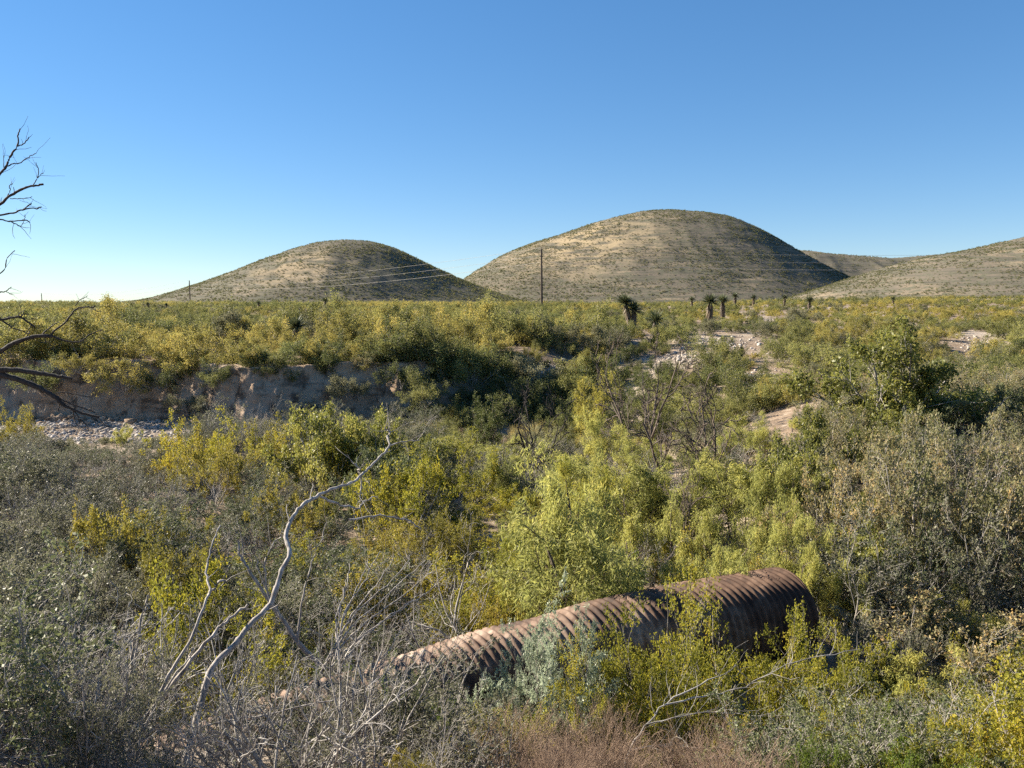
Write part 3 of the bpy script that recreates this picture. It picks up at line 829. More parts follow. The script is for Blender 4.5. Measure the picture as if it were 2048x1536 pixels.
def make_wood(name, lines, base, label, cat, mat, group=None, twig_m=0, twig_L=0.25, seed=5):
    root = empty(name, base)
    tag(root, label, cat, group)
    rng = np.random.default_rng(seed)
    for i, (C, rad, k) in enumerate(lines):
        b = MB(); b.add(*tubes((C - base)[None], rad[None], k))
        if twig_m:
            p, d, t = kids(rng, (C - base)[None], twig_m, 0.25, 1.0, 0.8)
            Pt = grow(rng, p, d, twig_L * rng.uniform(0.3, 1.2, len(p)), 5, 0.22, 0.03)
            b.add(*tubes(Pt, np.full((len(p), 5), max(0.0025, rad[-1] * 0.5)) * np.linspace(1, .5, 5), 4))
        o = link('trunk' if i == 0 else 'branch', b.mesh('dead_wood', M[mat], True), root if i == 0 else tr)
        if i == 0: tr = o
    return root

ln = []
pxline(ln, [(355, 1600), (368, 1530), (385, 1470), (402, 1405), (425, 1335), (468, 1290), (500, 1250), (540, 1207), (560, 1150), (579, 1108), (572, 1075), (582, 1040), (606, 1010), (632, 993), (664, 978), (705, 964), (725, 948), (752, 922), (778, 893), (775, 872)], 5.2, 7.6, 0.027, 0.009, 120, 8, wob=0.004)
pxline(ln, [(778, 893), (800, 885), (840, 880)], 7.6, 7.7, 0.009, 0.004)
pxline(ln, [(775, 880), (779, 862), (772, 858)], 7.6, 7.6, 0.012, 0.005)
pxline(ln, [(720, 952), (718, 938), (706, 928)], 7.3, 7.2, 0.012, 0.006)
pxline(ln, [(722, 955), (722, 985), (720, 1005)], 7.3, 7.2, 0.009, 0.005)
pxline(ln, [(640, 992), (680, 1010), (714, 1014), (728, 1002), (755, 997)], 7.0, 7.3, 0.013, 0.005)
pxline(ln, [(700, 1040), (760, 1032), (820, 1042), (845, 1060)], 7.2, 7.6, 0.010, 0.006)
b0 = at(355, 1600, 5.2); b0[2] = g1(b0[0], b0[1])
make_wood('dead_tree', ln, b0, 'tall bleached dead stem curving up out of the thorny brush', 'dead tree', 'pale_bark', None, 6, 0.3)
ln = []
pxline(ln, [(230, 1560), (275, 1490), (330, 1365), (382, 1278), (412, 1200), (420, 1180), (413, 1140), (426, 1085), (440, 1050)], 5.4, 6.6, 0.016, 0.006, 50, 6, wob=0.004)
pxline(ln, [(415, 1190), (440, 1165), (456, 1157)], 6.2, 6.2, 0.012, 0.007)
pxline(ln, [(320, 1400), (400, 1300), (450, 1245), (498, 1205)], 5.8, 6.3, 0.016, 0.010)
pxline(ln, [(150, 1600), (240, 1490), (300, 1420), (360, 1340), (385, 1300)], 5.3, 6.0, 0.013, 0.006)
pxline(ln, [(225, 1560), (248, 1440), (262, 1330), (275, 1260), (290, 1220), (296, 1190)], 6.0, 6.2, 0.014, 0.006)
b0 = at(230, 1560, 5.4); b0[2] = g1(b0[0], b0[1])
make_wood('dead_shrub', ln, b0, 'thinner pale dead stems leaning right, left of the curved bleached stem', 'dead shrub', 'pale_bark', None, 3, 0.2)
ln = []
pxline(ln, [(640, 1330), (600, 1290), (565, 1240), (530, 1190), (495, 1135), (480, 1110), (477, 1080)], 9.0, 9.2, 0.034, 0.010, 40, 7, wob=0.005)
pxline(ln, [(595, 1290), (600, 1230), (612, 1170), (625, 1120), (655, 1050)], 9.0, 9.3, 0.016, 0.006)
pxline(ln, [(560, 1230), (535, 1180), (530, 1130), (545, 1090), (570, 1060)], 9.0, 9.1, 0.012, 0.005)
pxline(ln, [(540, 1200), (520, 1150), (510, 1110)], 9.0, 9.0, 0.010, 0.005)
b0 = at(640, 1330, 9.0); b0[2] = g1(b0[0], b0[1])
make_wood('dead_shrub', ln, b0, 'forked grey dead shrub behind the curved bleached stem', 'dead shrub', 'grey_bark', None, 5, 0.5)
# fan of pale sticks, centre left
ln = []
for i, (x1, y1) in enumerate([(850, 1120), (872, 1140), (820, 1120), (790, 1110), (880, 1165), (760, 1100), (735, 1120), (700, 1130), (845, 1185), (690, 1160)]):
    x0, y0 = 640 + i * 6, 1345 - (i % 3) * 12
    pxline(ln, [(x0, y0), (x0 * .6 + x1 * .4 - 18, y0 * .55 + y1 * .45 + 8), (x0 * .25 + x1 * .75 - 6, y0 * .25 + y1 * .75), (x1, y1)], 8.6, 9.2 + (i % 4) * 0.2, 0.011, 0.004, seed=i)
b0 = at(650, 1345, 8.6); b0[2] = g1(b0[0], b0[1])
make_wood('dead_shrub', ln, b0, 'fan of thin pale dead sticks above the buried end of the pipe', 'dead shrub', 'pale_bark', None, 7, 0.35)
ln = []
pxline(ln, [(370, 1470), (420, 1450), (520, 1430), (640, 1405), (740, 1375)], 5.8, 6.2, 0.008, 0.005)
b0 = at(370, 1470, 5.8); b0[2] = g1(b0[0], b0[1])
make_wood('dead_stick', ln, b0, 'long straight grey stick slanting across the brush bottom left of the pipe', 'stick', 'pale_bark')
ln = []
pxline(ln, [(1240, 1560), (1260, 1500), (1300, 1440), (1360, 1390), (1440, 1350), (1480, 1330)], 6.0, 7.2, 0.009, 0.004)
pxline(ln, [(1290, 1450), (1380, 1430), (1450, 1425), (1520, 1440)], 6.4, 6.8, 0.006, 0.003)
pxline(ln, [(1330, 1410), (1420, 1390), (1500, 1370), (1600, 1320), (1720, 1300)], 6.6, 7.4, 0.007, 0.003)
pxline(ln, [(1260, 1500), (1330, 1490), (1400, 1500)], 6.2, 6.5, 0.006, 0.003)
b0 = at(1240, 1560, 6.0); b0[2] = g1(b0[0], b0[1])
make_wood('dead_shrub', ln, b0, 'bare grey branches sprawling under the yellow bushes in front of the pipe', 'dead shrub', 'thorn_bark', None, 16, 0.45)

# dead dark tree reaching in from the left edge
ln = []
DT = 11.0
trunk_base = at(-330, 1050, DT); trunk_base[2] = g1(trunk_base[0], DT)
C = spline([trunk_base - [0, 0, .3], at(-300, 900, DT), at(-270, 740, DT), at(-230, 560, DT), at(-170, 380, DT), at(-120, 250, DT)], 40)
ln.append((C, np.linspace(0.20, 0.05, 40), 10))
def dk(pts, w0, w1, D1=None, wob=0.01):
    pxline(ln, pts, DT, D1 or DT, w0 * .22 / F * DT, w1 * .33 / F * DT, wob=wob * 0.5)
dk([(-270, 740), (-150, 745), (-60, 735), (0, 703), (30, 685), (70, 673), (105, 672)], 26, 12)
dk([(100, 672), (108, 662), (130, 645), (145, 625), (158, 616), (180, 614), (190, 613)], 9, 4)
dk([(105, 672), (125, 680), (150, 684), (165, 680), (180, 668), (205, 660)], 8, 3)
dk([(150, 612), (160, 600), (175, 592)], 4, 2)
dk([(0, 640), (30, 634), (45, 636), (70, 654)], 12, 5)
dk([(-230, 560), (-120, 620), (-60, 640), (0, 638)], 20, 12)
dk([(6, 642), (25, 655), (40, 660), (54, 667)], 7, 3)
dk([(38, 636), (45, 630), (50, 628)], 6, 4)
dk([(-285, 800), (-180, 790), (-80, 745), (0, 740), (50, 742), (90, 748), (120, 753), (143, 756)], 40, 9)
dk([(-80, 742), (-30, 742), (10, 752), (45, 762), (70, 772), (90, 782), (112, 795), (125, 808), (145, 818), (170, 828), (197, 834)], 34, 6)
dk([(112, 786), (130, 785), (150, 788), (180, 794)], 7, 3)
dk([(110, 790), (125, 800), (150, 810), (190, 825)], 8, 4)
dk([(120, 800), (118, 815), (116, 825)], 5, 2)
dk([(146, 818), (148, 835), (154, 850)], 5, 2)
dk([(148, 820), (160, 838), (172, 850), (178, 862)], 5, 2)
dk([(195, 832), (205, 845), (218, 855)], 4, 2)
dk([(-170, 380), (-90, 390), (-40, 380), (0, 348), (12, 332), (22, 310), (35, 292), (36, 270), (40, 257)], 14, 3)
dk([(35, 292), (48, 287), (58, 275)], 5, 3)
dk([(10, 335), (25, 328), (40, 326), (58, 313), (72, 307)], 6, 2)
dk([(7, 335), (8, 315), (10, 305)], 3, 1.5)
dk([(-200, 470), (-110, 460), (-50, 440), (0, 408), (25, 388), (45, 378), (65, 372), (86, 369)], 14, 6)
dk([(66, 371), (75, 355), (77, 340), (72, 325)], 4, 2)
dk([(76, 356), (85, 346)], 3, 2)
dk([(12, 397), (20, 382), (19, 372), (24, 367)], 4, 2)
dk([(20, 397), (45, 397), (64, 394)], 4, 2)
dk([(-220, 520), (-110, 470), (-50, 440), (0, 430), (30, 425), (50, 418), (75, 417), (83, 414)], 12, 3)
dk([(45, 421), (55, 412), (62, 407)], 5, 3)
dk([(-50, 442), (0, 439), (20, 443), (50, 440), (60, 445)], 8, 3)
dk([(22, 443), (38, 452)], 5, 3)
dk([(40, 454), (48, 443), (50, 430)], 2.5, 1.5)
dk([(-230, 560), (-100, 560), (-20, 555), (8, 540), (14, 518), (28, 500)], 8, 2)
dk([(-100, 565), (-30, 590), (0, 584), (12, 583), (24, 573)], 8, 2.5)
dk([(12, 583), (24, 589)], 3, 2)
make_wood('dead_tree', ln, trunk_base, 'dead tree with dark bare branches reaching in from the left edge', 'dead tree', 'dark_bark', None, 3, 0.28)

# ------------------------------------------------------------------ named plants of the gulch (photo column, row of crown centre, width)
HERO = [
 # far right leafy bushes
 ('hackberry', 1770, 742, 330, 'leafy_shrub', 'largest round olive leafy shrub on the right above the tan thicket', dict(hs=1.05, D=23)),
 ('hackberry', 1840, 790, 230, 'leafy_shrub', 'olive leafy shrub touching the largest one on its lower right', dict(D=22)),
 ('hackberry', 1560, 885, 270, 'leafy_shrub', 'round olive leafy shrub left of and below the largest one', dict(D=18)),
 ('hackberry', 1690, 815, 210, 'leafy_shrub', 'yellowish olive shrub wedged between the two round olive shrubs', dict(D=20)),
 ('hackberry', 1930, 810, 230, 'leafy_shrub', 'dark olive shrub right of the largest round olive shrub', dict(leafm='dark_leaf', D=22)),
 ('hackberry', 2040, 800, 210, 'leafy_shrub', 'dark olive shrub cut by the right edge above the tan thicket', dict(leafm='dark_leaf', D=23)),
 # centre back
 ('willow', 1178, 785, 100, 'yellow_willow', 'bright yellow upright willow bush in the middle of the far slope', dict(D=36)),
 ('juniper', 968, 845, 105, 'juniper', 'dark green conical juniper in the centre of the wash', dict(D=30)),
 ('bare_tree', 1285, 770, 230, 'bare_tree', 'bare grey tree with upright twigs right of the yellow willow', dict(bark='brown_bark', D=30)),
 ('bare_tree', 1395, 860, 270, 'bare_tree', 'bare dark tree with spreading crown above the light green mesquites', dict(bark='brown_bark', D=21)),
 ('bare_tree', 1080, 855, 190, 'bare_tree', 'small bare dark tree leaning left beside the juniper', dict(bark='dark_bark', D=25)),
 ('bare_tree', 1330, 950, 260, 'bare_tree', 'bare low tree with fine dark twigs over the light green mesquites', dict(bark='brown_bark', D=16)),
 ('mesquite', 1230, 850, 130, 'mesquite', 'small yellow green mesquite below the yellow willow', dict(D=27)),
 ('hackberry', 790, 810, 230, 'leafy_shrub', 'round grey green leafy shrub in front of the cut bank, right of its twin', dict(D=24)),
 ('hackberry', 640, 790, 260, 'leafy_shrub', 'tall grey green leafy shrub in front of the cut bank', dict(hs=1.1, leafm='olive_leaf', D=23)),
 ('hackberry', 720, 850, 240, 'leafy_shrub', 'lower grey green shrub between the two in front of the cut bank', dict(leafm='dark_leaf', D=20)),
 ('creosote', 35, 840, 110, 'yellow_shrub', 'yellow leaved shrub on the left edge beside the pale gravel', dict(leafm='gold', D=31)),
 ('mesquite', 255, 850, 60, 'mesquite', 'small pale green bush on the far edge of the gravel', dict(D=33)),
 # yellow creosotes, centre left
 ('creosote', 370, 895, 170, 'creosote_bush', 'leftmost yellow creosote bush of the row below the wash', dict()),
 ('creosote', 480, 880, 190, 'creosote_bush', 'second yellow creosote bush of the row below the wash', dict()),
 ('creosote', 600, 900, 200, 'creosote_bush', 'golden creosote bush, third in the row below the wash', dict(leafm='gold')),
 ('creosote', 670, 915, 150, 'creosote_bush', 'yellow creosote bush at the right end of the row below the wash', dict()),
 ('creosote', 420, 930, 170, 'creosote_bush', 'golden creosote bush just under the yellow row', dict(leafm='gold')),
 ('creosote', 905, 945, 210, 'creosote_bush', 'yellow green creosote bush right of the bleached stem tip', dict()),
 ('creosote', 800, 995, 230, 'creosote_bush', 'yellow green creosote bush behind the bleached stem tip', dict()),
 ('creosote', 900, 1050, 170, 'creosote_bush', 'golden creosote bush below the bleached stem tip', dict(leafm='gold')),
 ('creosote', 780, 1060, 150, 'creosote_bush', 'small gold tinged creosote bush beside the curved bleached stem', dict(leafm='gold')),
 ('creosote', 590, 1000, 190, 'creosote_bush', 'brownish golden creosote bush behind the curved bleached stem', dict(leafm='gold')),
 ('creosote', 240, 1070, 230, 'creosote_bush', 'small rusty gold creosote bush in the grey brush on the left', dict(leafm='gold')),
 ('creosote', 330, 1130, 230, 'creosote_bush', 'golden creosote bush low in the grey brush on the left', dict(leafm='gold')),
 ('creosote', 400, 1225, 320, 'creosote_bush', 'dull yellow creosote bush behind the pale dead stems', dict()),
 ('creosote', 715, 1285, 190, 'creosote_bush', 'bright green creosote bush above the buried part of the pipe', dict(leafm='creosote_green', D=9.6)),
 ('creosote', 585, 1370, 110, 'creosote_bush', 'small bright green bush right of the bleached stem base', dict(leafm='creosote_green', D=7.6)),
 ('creosote', 960, 1215, 220, 'creosote_bush', 'rusty gold creosote bush above the pipe left of the pale sage', dict(leafm='gold')),
 ('creosote', 830, 1270, 140, 'creosote_bush', 'dull golden bush behind the middle of the pipe', dict(leafm='gold')),
 # light green mesquites
 ('mesquite', 1130, 975, 260, 'mesquite', 'yellowest feathery mesquite in the middle of the thicket', dict(leafm='mesquite_yellow')),
 ('mesquite', 1010, 1080, 260, 'mesquite', 'yellow green mesquite left of the yellowest one', dict(leafm='mesquite_yellow')),
 ('mesquite', 1180, 1080, 300, 'mesquite', 'feathery light green mesquite directly behind the pipe', dict()),
 ('mesquite', 1290, 1020, 280, 'mesquite', 'light green mesquite in the centre of the bright thicket', dict()),
 ('mesquite', 1440, 1010, 280, 'mesquite', 'light green mesquite with dark forked stems, right of centre', dict()),
 ('mesquite', 1550, 985, 240, 'mesquite', 'light green mesquite below the round olive shrub', dict()),
 ('mesquite', 1380, 1090, 240, 'mesquite', 'light green mesquite above the open end of the pipe', dict()),
 ('mesquite', 1590, 1080, 220, 'mesquite', 'green mesquite above the right end of the pipe', dict()),
 ('mesquite', 1640, 1130, 200, 'mesquite', 'green mesquite just right of the pipe end', dict()),
 ('creosote', 1200, 1130, 200, 'creosote_bush', 'green creosote bush behind the middle of the pipe', dict(leafm='creosote_green')),
 ('creosote', 1400, 1125, 220, 'creosote_bush', 'golden creosote bush along the top edge of the pipe', dict(leafm='gold')),
 ('creosote', 1500, 1110, 150, 'creosote_bush', 'yellow creosote bush above the pipe close to its open end', dict()),
 ('bare', 1320, 1110, 170, 'bare_shrub', 'bare grey shrub standing just behind the pipe', dict(bark='grey_bark')),
 # tan thicket on the right
 ('tan', 1760, 940, 300, 'tan_shrub', 'tan and orange leaved shrub below the largest olive shrub', dict()),
 ('tan', 1900, 900, 300, 'tan_shrub', 'pinkish tan twiggy shrub near the right edge', dict()),
 ('tan', 2030, 880, 220, 'tan_shrub', 'pinkish tan shrub cut by the right edge', dict()),
 ('tan', 1680, 1010, 250, 'tan_shrub', 'brown tinged shrub between mesquites and the tan thicket', dict()),
 ('tan', 1850, 1030, 330, 'tan_shrub', 'broad tan shrub with dark upright trunks in the right thicket', dict()),
 ('tan', 2000, 1020, 280, 'tan_shrub', 'tan shrub with orange tips at the right edge of the thicket', dict()),
 ('grey', 1790, 1140, 280, 'grey_brush', 'grey green brush with dark trunks right of the pipe end', dict(leafm='dark_leaf')),
 ('grey', 1940, 1130, 320, 'grey_brush', 'grey green brush near the right edge above the yellow bushes', dict()),
 ('grey', 2060, 1140, 260, 'grey_brush', 'grey green brush cut by the right edge above the yellow bush', dict(leafm='dark_leaf')),
 ('grey', 1800, 1240, 230, 'grey_brush', 'pale grey twiggy brush between the pipe end and the yellow bushes', dict()),
 # in front of the pipe
 ('creosote_tall', 1330, 1325, 380, 'creosote_bush', 'yellow creosote bush in front of the middle of the pipe', dict(D=8.3)),
 ('creosote_tall', 1460, 1288, 400, 'creosote_bush', 'yellow creosote bush in front of the right half of the pipe', dict(D=8.8)),
 ('creosote_tall', 1640, 1330, 360, 'creosote_bush', 'yellow creosote bush hiding the bottom of the pipe end', dict(D=9.3)),
 ('creosote', 1720, 1300, 260, 'creosote_bush', 'yellow creosote bush just right of the pipe end', dict(D=10)),
 ('creosote_tall', 1210, 1390, 300, 'creosote_bush', 'yellow creosote bush right of the pale sage bush', dict(D=7.6)),
 ('creosote_tall', 1540, 1400, 340, 'creosote_bush', 'dark stemmed yellow bush low in front of the pipe end', dict(D=8.2)),
 ('creosote', 1380, 1430, 260, 'creosote_bush', 'yellow bush over the pinkish dry weeds', dict(D=7.5)),
 ('creosote', 1960, 1310, 240, 'creosote_bush', 'yellow green creosote bush below the grey brush on the right', dict()),
 ('creosote', 2040, 1290, 230, 'creosote_bush', 'bright yellow green creosote bush cut by the right edge', dict()),
 ('creosote', 1900, 1420, 270, 'creosote_bush', 'yellow green creosote bush in the lower right', dict()),
 ('creosote', 2020, 1440, 280, 'creosote_bush', 'large yellow green creosote bush in the bottom right corner', dict()),
 ('creosote', 1830, 1500, 230, 'creosote_bush', 'greener creosote bush along the bottom edge at right', dict(leafm='creosote_green')),
 ('creosote', 1640, 1500, 200, 'creosote_bush', 'greener creosote bush on the bottom edge right of the weeds', dict(leafm='creosote_green')),
 ('creosote', 1265, 1310, 240, 'creosote_bush', 'small yellow bush against the pipe right of the silvery bushes', dict(D=8.7)),
 ('creosote', 1560, 1285, 200, 'creosote_bush', 'thin yellow sprays crossing the dark pipe near its end', dict(D=9.4)),
 ('sage', 1090, 1262, 330, 'sage_bush', 'silvery pale green feathery bush crossing the middle of the pipe', dict(hs=1.2, D=8.0)),
 ('sage', 1035, 1310, 260, 'sage_bush', 'silvery bush left of the main one covering the lower pipe', dict(D=7.7)),
 ('sage', 1150, 1290, 260, 'sage_bush', 'smaller silvery bush right of the main one on the pipe', dict(D=8.5)),
 ('sage', 1060, 1420, 180, 'sage_bush', 'lower dark sage bush under the silvery one', dict(leafm='grey_leaf', D=7.2)),
 ('weed', 1200, 1480, 260, 'dry_weed', 'pinkish brown fuzzy dry weed clump left of the sprawling branches', dict(cat='weed')),
 ('weed', 1310, 1420, 220, 'dry_weed', 'tallest pinkish brown dry weed clump below the pipe', dict(cat='weed')),
 ('weed', 1420, 1500, 260, 'dry_weed', 'pinkish brown dry weed clump on the bottom edge', dict(cat='weed')),
 ('weed', 1110, 1520, 200, 'dry_weed', 'pinkish dry weed clump at the bottom left of the weed patch', dict(cat='weed')),
 ('weed', 1560, 1470, 200, 'dry_weed', 'darker dry weed clump right of the sprawling grey branches', dict(cat='weed')),
 ('weed', 1790, 1430, 150, 'dry_weed', 'small pale dry weed clump among the lower right creosotes', dict(cat='weed')),
 ('weed', 0, 1400, 120, 'dry_weed', 'reddish dry weed clump on the left edge', dict(cat='weed')),
 ('thorn', 470, 1450, 280, 'bare_shrub', 'thorny grey shrub in front of the bleached stem base', dict(D=6.0)),
 ('thorn', 660, 1470, 300, 'bare_shrub', 'thorny grey shrub in the bottom centre left', dict(D=6.4)),
 ('thorn', 860, 1470, 300, 'bare_shrub', 'thorny grey shrub right of the buried pipe end', dict(D=6.8)),
 ('bare_pale', 940, 1500, 220, 'bare_shrub', 'pale stemmed bare shrub at the bottom centre', dict(D=6.6)),
 ('creosote', 830, 1420, 190, 'creosote_bush', 'sparse green bush growing through the thorny grey shrubs', dict(leafm='creosote_green', D=7.0)),
 ('grey', 970, 1460, 220, 'grey_brush', 'dark brush under the middle of the pipe', dict(leafm='dark_leaf', D=7.2)),
 ('thorn', 150, 1400, 330, 'bare_shrub', 'tall thorny grey shrub in the bottom left', dict()),
 ('bare_pale', 280, 1470, 280, 'bare_shrub', 'pale stemmed shrub left of the bleached stem base', dict()),
 ('grey', 80, 1200, 280, 'grey_brush', 'grey brush on the left edge above the thorny shrub', dict()),
 ('grey', 230, 1290, 260, 'grey_brush', 'grey green brush beside the pale dead stems', dict()),
 ('grey', 420, 845, 170, 'grey_brush', 'twiggy grey brush standing against the base of the cut bank', dict(D=30)),
 ('bare', 520, 825, 170, 'bare_shrub', 'fine grey bare shrub in front of the cut bank left of the leafy pair', dict(D=28)),
 ('thorn', 800, 1370, 280, 'bare_shrub', 'bare grey shrub across the pipe left of the silvery bush', dict(D=7.3)),
 ('thorn', 610, 1420, 300, 'bare_shrub', 'bare grey shrub across the buried left part of the pipe', dict(D=6.5)),
 ('bare_pale', 740, 1200, 330, 'bare_shrub', 'wide bare pale shrub behind the pipe right of the curved stem', dict(D=10.5)),
 ('thorn', 560, 1120, 300, 'bare_shrub', 'bare grey shrub behind the lower curve of the bleached stem', dict(D=9.5)),
 ('grey', 560, 1420, 300, 'grey_brush', 'grey leafy brush hiding the buried left end of the pipe', dict(D=6.5)),
 ('grey', 700, 1395, 260, 'grey_brush', 'grey leafy brush in front of the left part of the pipe', dict(D=7.0)),
 ('grey', 830, 1390, 230, 'grey_brush', 'dark leafy brush in front of the pipe left of the silvery bushes', dict(D=7.3, leafm='dark_leaf')),
 ('grey', 660, 1510, 280, 'grey_brush', 'grey leafy brush on the bottom edge below the pipe', dict(D=5.5)),
 ('thorn', 40, 1330, 330, 'thorn_shrub', 'dark thorny shrub cut by the left edge', dict(D=5.6)),
 ('thorn', 300, 1380, 330, 'thorn_shrub', 'thorny twig tangle between the pale dead stems and the left edge', dict(D=5.6)),
 ('thorn', 200, 1500, 330, 'thorn_shrub', 'thorny twig tangle along the bottom edge near the left corner', dict(D=4.9)),
 ('thorn', 560, 1510, 330, 'thorn_shrub', 'thorny twig tangle along the bottom edge below the buried pipe', dict(D=5.2)),
 ('thorn', 780, 1500, 330, 'thorn_shrub', 'thorny twig tangle along the bottom edge left of the pink weeds', dict(D=5.6)),
 ('thorn', 420, 1330, 300, 'thorn_shrub', 'thorny twigs around the middle of the curved bleached stem', dict(D=6.6)),
 ('thorn', 940, 1420, 260, 'thorn_shrub', 'thorny twigs below the bare middle stretch of pipe', dict(D=6.9)),
 ('thorn', 110, 1480, 260, 'grey_brush', 'grey brush in the bottom left corner', dict()),
 ('thorn', 400, 1520, 240, 'grey_brush', 'grey brush around the base of the bleached stem', dict()),
]
taken = []
heroes = []
for kind, px, py, w, nm, lab, kw in HERO:
    kw = dict(kw); cat = kw.pop('cat', 'tree' if nm in ('bare_tree', 'juniper', 'mesquite') else 'bush')
    e = put(kind, px, py, w, nm, lab, cat, **kw)
    taken.append((e.location.x, e.location.y, w / F * e.location.y))
    heroes.append((px, py, w, e.location.y, lab))

# ------------------------------------------------------------------ filling thicket of the gulch
def ceil_px(px, y):
    """highest photo row a filling shrub may reach, so that pipe, gravel and bank stay in view"""
    far = np.interp(px, [-200, 60, 90, 340, 380, 560, 600, 860, 900, 1000, 1150, 1250, 1450, 1650, 1700, 2300],
                    [830, 850, 872, 872, 845, 820, 790, 790, 850, 870, 870, 830, 830, 800, 740, 740])
    if y < 16:
        far = max(far, np.interp(px, [-200, 300, 900, 1000, 1600, 1700, 2300], [880, 900, 960, 960, 960, 950, 950]))
    if y < 9.5 or (px > 300 and px < 1700 and y < 7.0 + px * 0.0028):
        near = np.interp(px, [-200, 100, 350, 400, 1650, 1700, 2300], [1050, 1150, 1290, 1300, 1300, 1230, 1230])
        if 1060 < px < 1560 and y < 8.6: near = 1510
        if 250 < px < 1690:
            near = max(near, pipe_top(px) + (130 if px > 890 else -60))
        far = max(far, near)
    return far

FILL = {
 'gl': ('grey', None, None, 'grey_brush', 'grey green twiggy brush of the thicket left of the mesquites', 'grey brush of the left thicket'),
 'gd': ('grey', 'dark_leaf', None, 'dark_brush', 'dark green brush in the shade between the taller shrubs', 'dark brush of the thicket'),
 'th': ('thorn', None, None, 'thorn_shrub', 'thorny grey shrub of the tangle on the near slope', 'thorny shrubs of the near slope'),
 'ba': ('bare', None, None, 'bare_shrub', 'leafless grey shrub standing inside the thicket', 'leafless shrubs of the thicket'),
 'bp': ('bare_pale', None, None, 'pale_bare_shrub', 'leafless pale stemmed shrub inside the thicket', 'pale leafless shrubs of the thicket'),
 'cr': ('creosote', None, None, 'yellow_bush', 'yellow green bush scattered in the thicket', 'yellow bushes of the thicket'),
 'go': ('creosote', 'gold', None, 'golden_bush', 'golden leaved bush scattered in the thicket', 'golden bushes of the thicket'),
 'me': ('mesquite', None, None, 'young_mesquite', 'feathery light green young mesquite of the bright central thicket', 'young mesquites'),
 'my': ('mesquite', 'mesquite_yellow', None, 'yellow_mesquite', 'feathery yellowing young mesquite of the bright central thicket', 'yellowing mesquites'),
 'ta': ('tan', None, None, 'tan_brush', 'tan dry leaved brush of the thicket on the right', 'tan brush of the right thicket'),
 'ha': ('hackberry', None, None, 'olive_shrub', 'small olive leaved shrub on the right side of the gulch', 'olive shrubs of the right slope'),
 'sc': ('scrub_d', None, None, 'grey_scrub', 'low grey scrub bush on the floor or slope of the wash', 'low grey scrub in the wash'),
 'so': ('scrub_a', None, None, 'olive_scrub', 'low olive scrub bush on the slope of the wash', 'low olive scrub in the wash'),
 'we': ('weed', None, None, 'dry_weed', 'low brown dry weed clump on the floor of the wash', 'dry weeds in the wash'),
}
def mix(px, py, y):
    if y < 9.5:
        if px < 950: return 'th gl th ba th gd bp th gl'
        if px < 1700: return 'we gd cr gd we ba'
        return 'cr cr gd cr ba'
    if y > 30:
        if px < 880: return 'sc gl gd ba sc'
        if px < 1450: return 'sc so sc we ba so so'
        return 'so ha sc so ha ba'
    if px < 330: return 'gl gl gl gd ba gl'
    if px < 900: return 'gl gd ba gd cr ba gl go' if py > 900 else 'gl gd gl ba ha'
    if px < 1650:
        if py > 920: return 'me ba my me cr ba me'
        return 'gl sc ba me gd so ba'
    if py < 880: return 'ha ha ta gd'
    if py < 1080: return 'ta ha gl ta ba ha'
    return 'gd gl ta ha me'

